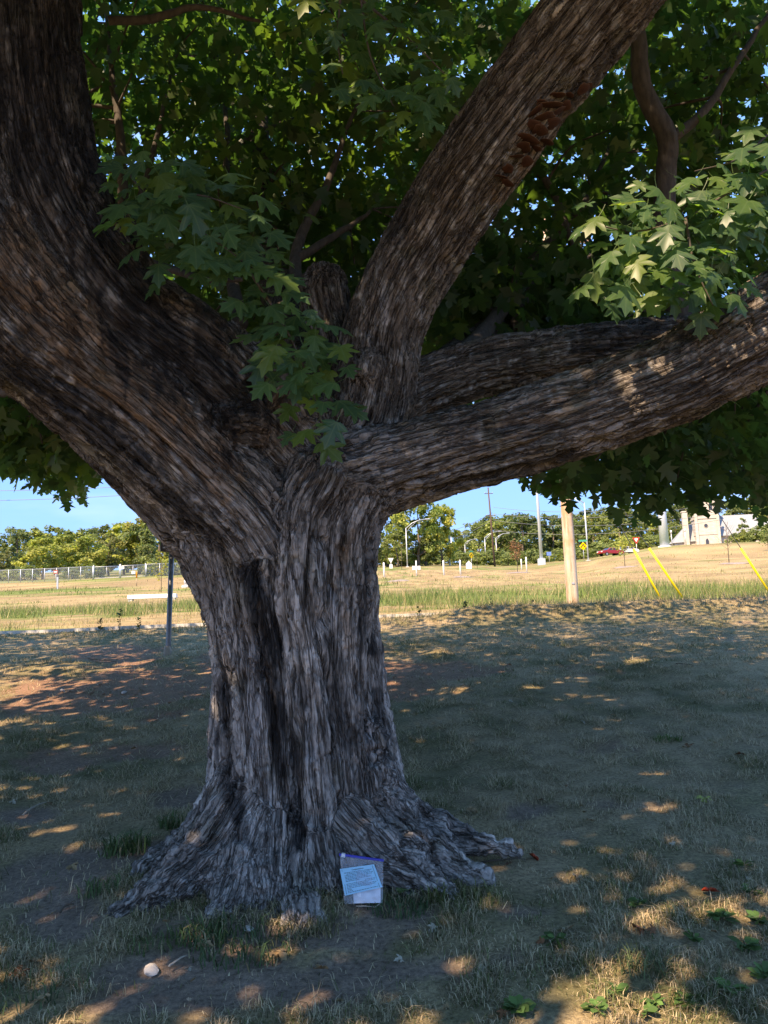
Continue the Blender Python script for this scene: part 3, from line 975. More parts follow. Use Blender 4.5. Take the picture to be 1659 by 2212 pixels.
def leaf_mat(name, tint=(1, 1, 1), veins=False):
    t = NT(name)
    if veins:
        tc = t.node('ShaderNodeTexCoord')
        sp = t.node('ShaderNodeSeparateXYZ'); t.link(tc.outputs['Object'], sp.inputs[0])
        ax = t.math('ABSOLUTE', sp.outputs['X']); y = sp.outputs['Y']
        dist = None
        for a, lim in ((0, 9), (40, 9), (72, 9)):
            ca, sa = math.cos(R(a)), math.sin(R(a))
            d = t.math('ABSOLUTE', t.math('SUBTRACT', t.math('MULTIPLY', ax, ca), t.math('MULTIPLY', y, sa)))
            along = t.math('ADD', t.math('MULTIPLY', ax, sa), t.math('MULTIPLY', y, ca))
            d = t.math('ADD', d, t.math('MULTIPLY', t.math('MAXIMUM', along, 0.0), .012))
            dist = d if dist is None else t.math('MINIMUM', dist, d)
        vein = t.ramp(dist, [(0.0, (1, 1, 1)), (.018, (.6, .6, .6)), (.04, (0, 0, 0))])
        oi = t.node('ShaderNodeObjectInfo')
        base = t.ramp(oi.outputs['Random'], [(0, (.045, .110, .055)), (.5, (.060, .135, .055)), (.8, (.075, .150, .048)), (1, (.130, .190, .040))])
        nn = t.noise(3.5, 4, .6)
        base = t.mix(.5, base, t.ramp(nn, [(.3, (.7, .7, .7)), (.7, (1.3, 1.3, 1.25))]), 'MULTIPLY')
        col = t.mix(t.math('MULTIPLY', vein, .55), base, (.14, .21, .09))
    else:
        base = t.attr('col')
        nn = t.noise(5, 3, .6)
        col = t.mix(.4, base, t.ramp(nn, [(.3, (.7, .7, .7)), (.7, (1.3, 1.3, 1.3))]), 'MULTIPLY')
    sh = t.bsdf(col, .42, 0, .55)
    tr = t.node('ShaderNodeBsdfTranslucent')
    t.link(t.mix(1.0, col, (2.0, 2.35, 1.1), 'MULTIPLY'), tr.inputs['Color'])
    mx = t.node('ShaderNodeMixShader'); mx.inputs[0].default_value = .5
    t.link(sh, mx.inputs[1]); t.link(tr.outputs[0], mx.inputs[2])
    return t.surf(mx.outputs[0])


M_LEAF = leaf_mat('maple_leaves')
M_LEAFV = leaf_mat('maple_leaf_veined', veins=True)
M_TWIG = simple('branch_bark', (.075, .062, .052), .9, vary=.4, scale=30, bdist=.01, stretch=(1, 1, .3))

# ---- limbs carried on beyond the modelled bole, and boughs behind it
def ext(k, *rows):
    a = SM[k]
    return [tuple(a[-4])] + [tuple(a[-1])] + list(rows)


LIMBS = [
    ext('limb_a', (-3.1, 3.8, 6.0, .30), (-4.2, 4.0, 7.2, .22), (-5.4, 4.6, 8.6, .12), (-6.2, 5, 9.6, .05)),
    ext('limb_b', (-2.0, 4.0, 6.2, .25), (-2.2, 3.6, 7.8, .18), (-2.0, 3.0, 9.6, .10), (-1.9, 2.6, 10.8, .04)),
    ext('limb_c', (2.5, 3.7, 6.3, .22), (3.3, 3.2, 7.6, .16), (4.2, 2.6, 9.0, .09), (4.8, 2.4, 10, .04)),
    ext('limb_e', (4.0, 6.3, 3.7, .12), (5.2, 6.9, 3.9, .09), (6.6, 7.4, 4.2, .04)),
    ext('limb_f', (3.3, 4.0, 3.75, .22), (4.6, 3.8, 4.7, .16), (6.0, 3.6, 5.6, .10), (7.2, 3.6, 6.2, .04)),
    [(-.3, 5.1, 2.6, .26), (-.6, 5.8, 3.6, .20), (-1.0, 6.8, 5.0, .15), (-1.2, 7.8, 6.8, .10), (-1.3, 8.6, 8.4, .04)],
    [(.1, 5.2, 2.6, .24), (.6, 6.0, 3.5, .18), (1.6, 7.4, 4.6, .13), (2.6, 9.0, 5.8, .09), (3.4, 10.6, 6.8, .04)],
    [(-.6, 5.0, 2.5, .24), (-1.6, 5.9, 3.1, .17), (-3.0, 7.0, 3.6, .12), (-4.6, 8.0, 4.0, .08), (-6.0, 8.8, 4.2, .03)],
    [(*P(1500, 745, 5.85), .10), (*P(1440, 560, 5.9), .095), (*P(1442, 400, 5.9), .085), (*P(1450, 300, 5.85), .082), (*P(1405, 190, 5.8), .075), (*P(1392, 60, 5.7), .065), (*P(1380, -120, 5.6), .05), (2.6, 5.5, 7.4, .02)],
    [(*P(1450, 300, 5.85), .05), (*P(1530, 230, 5.9), .035), (*P(1620, 90, 6.0), .025), (*P(1700, -40, 6.0), .012)],
    [(*P(930, 830, 5.3), .10), (*P(1060, 700, 6.2), .07), (*P(1150, 560, 6.9), .055), (*P(1240, 470, 7.3), .04), (*P(1300, 330, 7.6), .02)],
    [(*P(1240, 540, 6.9), .03), (*P(1200, 430, 7.0), .035), (*P(1150, 360, 7.0), .04), (*P(1120, 300, 7.0), .02)],
    [(*P(1110, 700, 6.4), .045), (*P(1160, 600, 6.6), .03), (*P(1210, 560, 6.8), .02)],
    [(*P(470, 800, 5.2), .07), (*P(330, 600, 5.9), .055), (*P(275, 480, 6.2), .05), (*P(258, 300, 6.4), .04), (*P(235, 160, 6.5), .025), (*P(215, 30, 6.6), .015)],
    [(*P(275, 520, 6.15), .035), (*P(310, 400, 6.4), .028), (*P(350, 230, 6.7), .02), (*P(375, 120, 6.9), .012)],
    [(*P(520, 700, 5.6), .06), (*P(480, 480, 6.9), .045), (*P(490, 280, 7.5), .03), (*P(470, 120, 8.0), .015)],
    [(*P(490, 330, 7.4), .03), (*P(560, 280, 7.6), .025), (*P(640, 240, 7.8), .012)],
    [(*P(680, 700, 5.4), .06), (*P(640, 560, 6.0), .05), (*P(700, 420, 6.4), .035), (*P(760, 270, 6.8), .02), (*P(800, 180, 7.0), .01)],
    [(*P(640, 560, 6.0), .04), (*P(720, 510, 6.2), .03), (*P(800, 450, 6.5), .015)],
    [(*P(300, 560, 5.6), .035), (*P(420, 595, 5.2), .026), (*P(520, 610, 5.0), .015)],
    [(*P(235, 45, 4.9), .03), (*P(330, 40, 5.0), .03), (*P(420, 8, 5.1), .022), (*P(560, 30, 5.2), .012)],
    [(*P(240, 830, 5.3), .06), (*P(90, 850, 5.9), .055), (*P(-60, 850, 6.4), .05), (-4.6, 8.0, 3.6, .03)],
    [(-2.2, 4.0, 5.2, .14), (-3.2, 2.6, 5.8, .10), (-4.0, .8, 6.2, .06), (-4.4, -1, 6.0, .02)],
    [(2.0, 4.0, 5.4, .13), (3.0, 2.2, 6.2, .09), (3.6, .4, 6.6, .05), (4, -1, 6.4, .02)],
]
skel = []
for rows_ in LIMBS:
    C = crm(rows_, 5)
    jit = np.cumsum(RNG.normal(0, .012, (len(C), 3)), 0); jit[0] = 0
    C[:, :3] += jit * np.linspace(0, 1, len(C))[:, None]
    mb = MB(); mb.tube([Vector(q[:3]) for q in C], list(C[:, 3]), 9)
    o = mb.build('limb', M_BARK if C[1, 3] > .13 else M_TWIG, None, True)
    if C[1, 3] > .13:
        pts_ = np.array(mb.v); set_col(o.data, 'col', np.tile([.12, .1, .085], (len(pts_), 1)) * (.6 + .8 * vnoise(pts_[:, 0] * 9, pts_[:, 1] * 9, pts_[:, 2] * 4))[:, None])
        set_f(o.data, 'seam', np.zeros(len(pts_))); a_ = o.data.attributes.new('flow', 'FLOAT_VECTOR', 'POINT'); a_.data.foreach_set('vector', pts_.astype(np.float32).ravel())
    adopt(o, maple)
    skel.append(C)
SK = np.vstack(skel)

# ---- leaf clusters
EDGE = [(-400, 1000), (0, 1015), (40, 1045), (70, 1030), (85, 1085), (110, 1100), (180, 1100), (195, 1050), (240, 1030), (290, 1060), (330, 1050), (420, 980), (800, 960), (1100, 990), (1128, 1040), (1180, 1085), (1235, 1090), (1275, 1060),
        (1320, 1120), (1380, 1140), (1420, 1150), (1465, 1120), (1510, 1105), (1560, 1090), (1590, 1100), (1615, 1060), (1640, 1120), (1659, 1150), (1900, 1160)]
EX, EYv = np.array(EDGE, float).T


def keep_cluster(p, rad):
    px, py = proj(p)
    inv = np.nan_to_num(px, nan=-9e4); inw = np.nan_to_num(py, nan=-9e4)
    d = np.linalg.norm(p - np.array(EYE), axis=1)
    infr = (inv > -160) & (inv < 1820) & (inw > -160) & (inw < 2300)
    r_px = rad / np.maximum(p[:, 1], .5) * F_PX
    bad = (d < 3.0) | (infr & (p[:, 1] < 5.7)) | (infr & (inw + .8 * r_px > np.interp(inv, EX, EYv))) | (p[:, 2] < 2.3)
    bad |= (p[:, 1] < 2.0) & (p[:, 2] < 4.2)
    bad |= ~infr & (p[:, 2] < 5.3)
    bad |= ~infr & (((p[:, 0] > 3.0) & (p[:, 1] < 3.0)) | ((p[:, 0] > 6.5) & (p[:, 1] < 7)))
    bad |= p[:, 1] < -.9 + 1.6 * (vnoise(p[:, 0] * .5, p[:, 2] * .5, 0, 5) - .5)
    # nothing hangs into the opening seen through the crotch
    return ~bad, infr


n0 = 5200
dirs = RNG.normal(size=(n0 * 2, 3)); dirs = unit(dirs)
dirs = dirs[dirs[:, 2] > -.22][:n0]
u_ = RNG.random(len(dirs))
f_ = np.where(RNG.random(len(dirs)) < .76, 1 - .30 * u_ ** 1.4, .38 + .36 * u_)
lump = .80 + .36 * fbm(dirs[:, 0] * 2.6 + 7, dirs[:, 1] * 2.6, dirs[:, 2] * 2.6, 3, 61)
cl = np.array([-0.5, 5.5, 4.0]) + dirs * f_[:, None] * lump[:, None] * np.array([9.0, 9.8, 6.6])
cl[:, 2] -= .55 * np.maximum(np.linalg.norm(cl[:, :2] - [-0.5, 5.5], axis=1) - 5.0, 0)
# hanging skirts
sk_ = []
for n_s, (xa, xb), (ya, yb), (Ya, Yb) in ((150, (-330, 340), (830, 1090), (6.6, 9.6)), (330, (1090, 1900), (820, 1150), (6.0, 9.4)), (150, (960, 1300), (560, 800), (6.2, 8.5)), (60, (-200, 120), (850, 1010), (6.0, 7.5)),
                                          (260, (1000, 1760), (-60, 700), (6.2, 9.0)), (260, (180, 1000), (-60, 560), (6.4, 9.5)), (130, (420, 800), (400, 760), (6.2, 9.0))):
    for _ in range(n_s):
        sk_.append(P(RNG.uniform(xa, xb), RNG.uniform(ya, yb), RNG.uniform(Ya, Yb)))
# mostly unseen leaf clusters added past and above the bole for shade
for n_s, (xa, xb), (ya, yb), (za, zb) in ((330, (-8.8, -3), (10.2, 14.2), (4.0, 7.0)), (430, (.5, 8.8), (12, 15.8), (4.4, 7.2)), (90, (-3, 1), (12, 15), (4.6, 7)), (460, (-11.5, -5), (9, 14.8), (5.2, 7.8)), (420, (-9.5, -4.2), (0, 8.5), (5.2, 8.2))):
    sk_ += [np.array([RNG.uniform(xa, xb), RNG.uniform(ya, yb), RNG.uniform(za, zb)]) for _ in range(n_s)]
n1 = 900
cl = np.vstack([cl, np.array(sk_), np.stack([RNG.uniform(-6, 3.5, n1), RNG.uniform(-1.2, 5.2, n1), RNG.uniform(5.2, 9.4, n1)], 1)])  # last block added overhead, out of view, to keep sun off the bole
ok, infr = keep_cluster(cl, .30)
cl, infr = cl[ok], infr[ok]

# ---- gaps in the crown through which the sun reaches the lawn and two sprays
SUNV = np.array(SUN)
SPOTS = [(np.array(GR(45, 1490)), .50), (np.array(GR(20, 1560)), .35), (np.array(GR(1330, 2140)), .30), (np.array(GR(1450, 2190)), .20), (np.array(GR(1430, 1738)), .15), (np.array(GR(1415, 1672)), .13), (np.array(GR(990, 1492)), .17), (np.array(GR(945, 1408)), .18),
         (np.array(GR(1380, 1428)), .24), (np.array(GR(1150, 1485)), .12), (np.array(GR(300, 1430)), .22), (np.array(GR(200, 1470)), .15), (P(1440, 480, 3.9), .62), (P(1600, 420, 3.9), .5), (P(1400, 600, 3.9), .45), (P(452, 1780, 4.9), .10), (P(850, 950, 4.5), .12), (P(200, 1995, 4.35), .05),
         (P(1640, 640, 4.2), .15)]


def lit_gap(p):
    bad = np.zeros(len(p), bool)
    for c_, r_ in SPOTS:
        rel = p - c_
        t_ = rel @ SUNV
        d_ = np.linalg.norm(rel - t_[:, None] * SUNV, axis=1)
        bad |= (d_ + (vnoise(p[:, 0] * 2.3, p[:, 1] * 2.3, p[:, 2] * 2.3, 77) - .5) * r_ * 1.3 < r_) & (t_ > .35)
    return bad


CEN = np.array([0.1, 4.9, 3.6])


def spray(c, n, spread, size):
    """n leaves round each cluster centre, laid in drooping tiers"""
    m = len(c)
    out = unit(c - CEN); out[:, 2] = out[:, 2] * .3 - .25; out = unit(out)
    cc_ = np.repeat(c, n, 0); oo = np.repeat(out, n, 0)
    off = RNG.normal(size=(m * n, 3)) * np.array([spread, spread, spread * .55])
    off += oo * RNG.uniform(-1, 1, (m * n, 1)) * spread * .9
    pos = cc_ + off
    tip = unit(oo * .7 + unit(off * np.array([1, 1, .2])) * .7 + np.array([0, 0, -.55]) + RNG.normal(size=(m * n, 3)) * .35)
    nrm = unit(np.array([0, 0, 1.0]) + oo * .45 + RNG.normal(size=(m * n, 3)) * .38)
    sz = RNG.uniform(.72, 1.15, m * n) * size
    tone = np.repeat(RNG.random(m), n) * .6 + RNG.random(m * n) * .4
    return pos, tip, nrm, sz, tone


def leaf_colors(tone, pos, k):
    a, b, c3 = np.array([.024, .060, .024]), np.array([.042, .092, .030]), np.array([.088, .138, .036])
    t_ = tone[:, None]
    col = np.where(t_ < .6, a + (b - a) * (t_ / .6), b + (c3 - b) * ((t_ - .6) / .4))
    yel = sstep(.62, .8, fbm(pos[:, 0] * .5, pos[:, 1] * .5, pos[:, 2] * .5, 2, 71))[:, None] * .4
    col = col * (1 - yel) + np.array([.10, .135, .03]) * yel
    return np.repeat(col, k, 0)


VV, FF, CC, base_i = [], [], [], 0
for sel, T, TF, n, spread, size in ((infr, T_LO, TF_LO, 14, .21, .148), (~infr, T_FAR, TF_FAR, 13, .27, .185)):
    pos, tip, nrm, sz, tone = spray(cl[sel], n, spread, size)
    px, py = proj(pos); pxn = np.nan_to_num(px, nan=-9e4); pyn = np.nan_to_num(py, nan=-9e4)
    vis = (pxn > -60) & (pxn < 1720) & (pyn > -60) & (pyn < 2300)
    bad = lit_gap(pos) | (vis & (pyn > np.interp(pxn, EX, EYv) - 4)) | (vis & (pos[:, 1] < 5.35)) | (np.linalg.norm(pos - np.array(EYE), axis=1) < 2.2)
    k_ = ~bad
    v, f = place_leaves(T, TF, pos[k_], tip[k_], nrm[k_], sz[k_])
    VV.append(v); FF.append(f + base_i); base_i += len(v); CC.append(leaf_colors(tone[k_], pos[k_], len(T)))
VV, FF, CC = np.vstack(VV), np.vstack(FF), np.vstack(CC)
me = mesh_np('foliage', VV, FF, np.full(len(FF), 3))
set_col(me, 'col', CC)
crown = adopt(tag(link('crown', me, M_LEAF), kind='stuff'), maple)

# ---- twigs from the boughs to a share of the clusters
mb = MB()
pick = RNG.choice(np.where(infr)[0], min(420, infr.sum()), replace=False)
for i in pick:
    c_ = cl[i]
    d_ = np.linalg.norm(SK[:, :3] - c_, axis=1) + 9 * (SK[:, 3] > .2) + np.maximum(0, SK[:, 2] - c_[2]) * .4
    j = int(np.argmin(d_)); a = SK[j, :3]
    L_ = np.linalg.norm(c_ - a)
    if L_ > 3.2: continue
    mid_ = (a + c_) / 2 + RNG.normal(0, .06, 3) * L_ + np.array([0, 0, .10 * L_])
    r0 = min(SK[j, 3] * .6, .012 + .008 * L_)
    pts_ = crm([(*a, r0), (*mid_, r0 * .6), (*c_, .004)], 3)
    mb.tube([Vector(q[:3]) for q in pts_], list(pts_[:, 3]), 5, False)
adopt(tag(mb.build('twigs', M_TWIG, None, True), kind='stuff'), maple)

# ---- near sprays: every leaf a leaf
me_leaf = []
for q in range(4):
    v, f = leaf_template(HALF, fold=(.10, -.04, .18, .05)[q], curl=(.25, .35, .12, .5)[q])
    v[:, 2] += (vnoise(v[:, 0] * 3 + q * 9, v[:, 1] * 3, 0, q) - .5) * .12
    b_ = len(v)
    # petiole
    pv = np.array([(-.012, 0, 0), (.012, 0, 0), (.01, -.32, .05), (-.01, -.32, .05), (.008, -.55, .14), (-.008, -.55, .14)])
    v = np.vstack([v, pv])
    fl_ = np.concatenate([f.ravel(), np.array([b_, b_ + 1, b_ + 2, b_ + 3, b_ + 3, b_ + 2, b_ + 4, b_ + 5])])
    me_leaf.append(mesh_np('leaf', v, fl_, np.concatenate([np.full(len(f), 3), [4, 4]]), True))
    me_leaf[-1].materials.append(M_LEAFV)


def near_spray(name, stems, blobs, size, Y0, label, facing=.55):
    """stems: lists of (px,py,Y); blobs: (px,py,rx,ry,n) where leaves show"""
    tw = MB()
    for st in stems:
        pts_ = crm([(*P(a, b, y), .006) for a, b, y in st], 4)
        tw.tube([Vector(q[:3]) for q in pts_], list(np.linspace(.009, .003, len(pts_))), 6)
    tw_o = adopt(tag(tw.build('twig', M_TWIG, None, True), label), maple)
    cs = []
    for cx, cy, rx, ry, n in blobs:
        for k in range(n):
            a = k * 2.39996 + cx; r_ = math.sqrt((k + .5) / n)
            x, y = cx + rx * r_ * math.cos(a) + random.uniform(-9, 9), cy + ry * r_ * math.sin(a) + random.uniform(-9, 9)
            cs.append((P(x, y, Y0 + random.uniform(-.22, .22)), cx, cy, x, y))
    bpy.context.view_layer.update()
    for c_, cx, cy, x, y in cs:
        dx, dy = (x - cx) / 90, (y - cy) / 90
        tip = np.array([dx * .9 + random.gauss(0, .45), -.35 + random.gauss(0, .2), -.65 - max(dy, 0) * .3 + random.gauss(0, .25)])
        nrm = np.array([random.gauss(0, .28) + dx * .2, -facing, .85]) + np.array([0, random.gauss(0, .25), 0])
        M = frames(tip[None], nrm[None])[0]
        o = bpy.data.objects.new('leaf', random.choice(me_leaf)); COL.objects.link(o)
        s_ = size * random.uniform(.6, 1.22)
        W4 = Matrix([[*(M[i] * s_), c_[i]] for i in range(3)] + [[0, 0, 0, 1]])
        o.parent = tw_o
        o.matrix_world = W4


near_spray('spray', [[(250, 330, 4.3), (330, 440, 4.05), (450, 510, 4.0), (560, 590, 3.98)], [(520, 560, 4.0), (600, 680, 3.98), (660, 800, 3.98), (700, 930, 4.0)], [(330, 440, 4.05), (420, 420, 4.0), (520, 450, 3.9)]],
           [(330, 390, 95, 70, 18), (430, 440, 130, 80, 26), (290, 475, 75, 60, 12), (500, 530, 100, 70, 20), (560, 620, 70, 70, 14), (630, 710, 85, 70, 17), (620, 790, 80, 50, 10), (700, 770, 60, 60, 9), (690, 880, 70, 80, 13), (400, 560, 110, 50, 8)], .160, 4.0,
           'bluish-green leafy twig drooping across the crotch of the trunk', .95)
near_spray('spray', [[(1720, 330, 4.0), (1600, 400, 3.95), (1480, 470, 3.92), (1370, 500, 3.9), (1270, 480, 3.9)], [(1480, 470, 3.92), (1500, 570, 3.9), (1540, 660, 3.9)], [(1700, 250, 4.1), (1600, 340, 4.0), (1500, 370, 3.95)]],
           [(1340, 480, 90, 65, 16), (1420, 430, 90, 50, 12), (1430, 550, 120, 80, 24), (1520, 590, 90, 90, 18), (1350, 600, 90, 70, 13), (1560, 400, 90, 60, 14), (1630, 330, 60, 70, 10), (1600, 490, 80, 50, 10), (1640, 420, 50, 60, 6)], .155, 3.92,
           'sunlit bright green leafy twig above the low level limb', .8)
near_spray('spray', [[(760, -120, 3.9), (780, 0, 3.85), (800, 120, 3.85), (850, 230, 3.85)], [(780, 0, 3.85), (880, 80, 3.85), (960, 160, 3.9)], [(740, -60, 3.9), (730, 80, 3.9), (740, 160, 3.9)]],
           [(720, 30, 90, 50, 10), (820, 60, 90, 60, 13), (740, 150, 50, 60, 7), (850, 190, 80, 70, 13), (930, 190, 70, 60, 8), (890, 250, 60, 40, 5), (960, 40, 70, 40, 5)], .155, 3.85,
           'dark leafy twig hanging from the crown beside the leaning upper limb', .9)
# ================================================================== THINGS ON AND ROUND THE TREE
TP = V2
tpx, tpy = proj(TP)
tdist = np.linalg.norm(TP - np.array(EYE), axis=1)


def on_bark(px_, py_, tol=7):
    w = np.where((np.abs(tpx - px_) < tol) & (np.abs(tpy - py_) < tol))[0]
    return TP[w[np.argmin(tdist[w])]] if len(w) else None


# ---- bracket fungi
t = NT('bracket_fungus')
fn = t.noise(40, 4, .6)
fc = t.attr('col')
M_FUNG = t.surf(t.bsdf(t.mix(.6, fc, t.ramp(fn, [(.3, (.6, .6, .6)), (.7, (1.4, 1.4, 1.4))]), 'MULTIPLY'), .8, 0, .25, bump=fn, bdist=.006))
FUNG = [(1083, 388, 22), (1100, 372, 20), (1118, 345, 26), (1132, 326, 24), (1142, 300, 28), (1150, 268, 27), (1166, 288, 26), (1158, 246, 30), (1176, 262, 26), (1188, 232, 26), (1174, 225, 24), (1204, 214, 22), (1222, 234, 22), (1206, 250, 24), (1196, 272, 24), (1230, 212, 20), (1272, 186, 22), (1262, 200, 16), (1182, 312, 20), (1160, 322, 20), (1138, 352, 18), (1094, 398, 16)]
for fx, fy, fr in FUNG:
    b_ = on_bark(fx, fy)
    if b_ is None: continue
    r_ = fr * b_[1] / F_PX * random.uniform(.6, 1.25)
    m = MB(); n_r = 12
    vs, cs_ = [], []
    for ring, (rr, zz, col_) in enumerate(((0.02, .05, (.050, .014, .009)), (.55, .05, (.070, .020, .012)), (.9, .03, (.085, .028, .016)), (1.0, 0.0, (.20, .12, .07)), (.97, -.025, (.07, .030, .018)), (.5, -.05, (.055, .020, .012)), (.02, -.10, (.045, .016, .010)))):
        for k in range(n_r):
            a = 2 * math.pi * k / n_r
            w_ = 1 + .12 * math.sin(3 * a + fx) + .07 * math.sin(5 * a + fy)
            vs.append((math.cos(a) * rr * r_ * w_, math.sin(a) * rr * r_ * .85 * w_, zz * r_)); cs_.append(col_)
    fs = [(g * n_r + k, g * n_r + (k + 1) % n_r, (g + 1) * n_r + (k + 1) % n_r, (g + 1) * n_r + k) for g in range(6) for k in range(n_r)]
    fs += [tuple(range(n_r)), tuple(range(7 * n_r - 1, 6 * n_r - 1, -1))]
    m.add(vs, fs); m.c = cs_
    o = m.build('bracket_fungus', M_FUNG, None, True)
    o.location = Vector(b_) + Vector((.01, -.01, -.005)); o.rotation_euler = (random.uniform(-.35, .45), random.uniform(-.35, .35), random.uniform(0, 6))
    adopt(o, maple)

# ---- zip bag, blue note, white packet
fit = [on_bark(x, y, 6) for x in (740, 760, 780, 800, 820) for y in (1850, 1875, 1900, 1925)]
yb_ = GR(785, 1962)[1]
ytop = min([q[1] for q in fit[0::4] + fit[1::4] if q is not None] + [yb_ + .3]) - .035
ymid = min([q[1] for q in fit[2::4] + fit[3::4] if q is not None] + [yb_ + .3]) - .05
yb_ = min(yb_, ymid)
ytop = max(ytop, yb_ + .04)
BA, BB = P(782, 1960, yb_), P(780, 1850, ytop)
bx_ = np.array([1.0, 0, 0]); bup = unit(BB - BA); bn = unit(np.cross(bx_, bup))       # bn points towards +Y/-Y
if bn[1] > 0: bn = -bn


def on_plane(px_, py_, off=0.0):
    d = P(px_, py_, 1.0) - np.array(EYE)
    t_ = ((BA + bn * off - np.array(EYE)) @ bn) / (d @ bn)
    return np.array(EYE) + d * t_


t = NT('clear_plastic')
pn = t.noise(26, 3, .5)
gl = t.bsdf((.86, .88, .92), .08, 0, .8, bump=pn, bdist=.05, bstr=.6)
tp = t.node('ShaderNodeBsdfTransparent'); tp.inputs[0].default_value = (.96, .97, .99, 1)
mx = t.node('ShaderNodeMixShader'); lw = t.node('ShaderNodeLayerWeight', Blend=.35)
fac_ = t.math('ADD', t.math('MULTIPLY', lw.outputs['Facing'], .45), .14)
t.link(fac_, mx.inputs[0]); t.link(tp.outputs[0], mx.inputs[1]); t.link(gl, mx.inputs[2])
M_FILM = t.surf(mx.outputs[0])
M_ZIP = simple('blue_zip', (.012, .05, .42), .35, spec=.5, vary=.15)
M_WHITEP = simple('white_plastic', (.80, .80, .82), .4, spec=.5, vary=.06, scale=25, bdist=.01)
M_NOTE = simple('blue_paper', (.22, .62, .78), .85, vary=.05, scale=12)
M_INK = simple('black_ink', (.02, .025, .04), .9, vary=.1)


def quadgrid(c4, nu, nv_, off, bulge, wob, seed):
    TL, TR, BR, BL = [np.array(q, float) for q in c4]
    vs = []
    for j in range(nv_ + 1):
        for i in range(nu + 1):
            u, v_ = i / nu, j / nv_
            q = (TL * (1 - u) + TR * u) * (1 - v_) + (BL * (1 - u) + BR * u) * v_
            e_ = (math.sin(math.pi * u) * (.15 + .85 * math.sin(math.pi * min(v_ * .75 + .12, 1)))) ** .7
            vs.append(on_plane(q[0], q[1], off + bulge * e_ * (.25 + .75 * v_) + wob * (float(vnoise(np.array([u * 5 + seed]), np.array([v_ * 6.]), np.array([0.]), seed)[0]) - .5) * e_))
    fs = [(j * (nu + 1) + i, j * (nu + 1) + i + 1, (j + 1) * (nu + 1) + i + 1, (j + 1) * (nu + 1) + i) for j in range(nv_) for i in range(nu)]
    return vs, fs


bag = thing('zip_bag', 'clear plastic zip bag with blue top leaning against the trunk foot', 'bag', tuple(on_plane(785, 1958)))
bq = [(734, 1848), (828, 1861), (827, 1950), (744, 1953)]
for nm, off, bul, wob in (('front_film', .012, .034, .050), ('back_film', .0, -.004, .012)):
    m = MB(); m.add(*quadgrid(bq, 14, 16, off, bul, wob, 3))
    adopt(m.build(nm, M_FILM, None, True), bag)
m = MB(); za, zb = on_plane(733, 1846, .006), on_plane(829, 1859, .006)
zn = 8
m.tube([za + (zb - za) * k / zn + bn * .003 * math.sin(k) for k in range(zn + 1)], .0075, 6)
adopt(m.build('zip_strip', M_ZIP, None, True), bag)
m = MB(); sc_ = za + (zb - za) * .09
Ms = Matrix.Translation(Vector(sc_)) @ Matrix.Rotation(R(8), 4, 'Y')
m.box(-.010, .010, -.011, .011, -.009, .009, Ms)
adopt(m.build('slider', M_WHITEP, None, False, .002), bag)
pk = MB(); vs, fs = quadgrid([(762, 1912), (822, 1908), (822, 1950), (764, 1951)], 12, 10, .004, .026, .028, 8)
vb, fb = quadgrid([(762, 1912), (822, 1908), (822, 1950), (764, 1951)], 12, 10, .002, .0, .0, 8)
pk.add(vs, fs); pk.add(vb, fb)
pk_o = pk.build('folded_packet', M_WHITEP, None, True)
tag(pk_o, 'crumpled white plastic packet inside the zip bag', 'packet')
nt = thing('note', 'light blue printed paper note inside the zip bag', 'note', tuple(on_plane(780, 1900, .02)))
nq = [(734, 1877), (808, 1867), (826, 1916), (745, 1935)]


def note_pt(u, v_, lift=0.0):
    TL, TR, BR, BL = [np.array(q, float) for q in nq]
    q = (TL * (1 - u) + TR * u) * (1 - v_) + (BL * (1 - u) + BR * u) * v_
    return on_plane(q[0], q[1], .030 + .006 * math.sin(u * 3.1) + .003 * math.sin(v_ * 5 + u * 4) + lift)


m = MB()
for lift in (0.0, -.0012):
    m.add([note_pt(i / 10, j / 8, lift) for j in range(9) for i in range(11)], [(j * 11 + i, j * 11 + i + 1, (j + 1) * 11 + i + 1, (j + 1) * 11 + i) for j in range(8) for i in range(10)])
adopt(m.build('sheet', M_NOTE, None, True), nt)
m = MB()


def ink(u0, u1, v0, v1):
    k = max(1, int((u1 - u0) * 12))
    for i in range(k):
        a, b = u0 + (u1 - u0) * i / k, u0 + (u1 - u0) * (i + 1) / k
        m.add([note_pt(a, v0, .0012), note_pt(b, v0, .0012), note_pt(b, v1, .0012), note_pt(a, v1, .0012)], [(0, 1, 2, 3)])


for u0, u1, v0, v1 in ((.05, .058, .03, .97), (.93, .938, .03, .97)): ink(u0, u1, v0, v1)
for k, (u0, u1) in enumerate(((.1, .88), (.16, .82), (.1, .9), (.1, .86), (.1, .74), (.1, .8), (.1, .5), (.62, .9), (.1, .88), (.1, .68), (.1, .9), (.1, .86), (.1, .22), (.1, .24), (.1, .9))):
    v_ = .17 + .053 * k
    u = u0
    while u < u1:
        w_ = random.uniform(.02, .07); ink(u, min(u + w_, u1), v_, v_ + .017); u += w_ + .012
adopt(m.build('printed_lines', M_INK, None), nt)
fcu = bpy.data.curves.new('heading', 'FONT'); fcu.body = 'Congratulations!'; fcu.size = 1.0; fcu.align_x = 'CENTER'; fcu.offset = .012
fo = bpy.data.objects.new('heading', fcu); COL.objects.link(fo)
dg = bpy.context.evaluated_depsgraph_get()
hm = bpy.data.meshes.new_from_object(fo.evaluated_get(dg)); bpy.data.objects.remove(fo)
co = np.array([v.co[:] for v in hm.vertices]); wid = co[:, 0].max() - co[:, 0].min()
for v in hm.vertices:
    v.co = Vector(note_pt(.5 + v.co.x / wid * .34, .115 - v.co.y / wid * .34 * 1.4, .0014))
adopt(link('heading', hm, M_INK), nt)

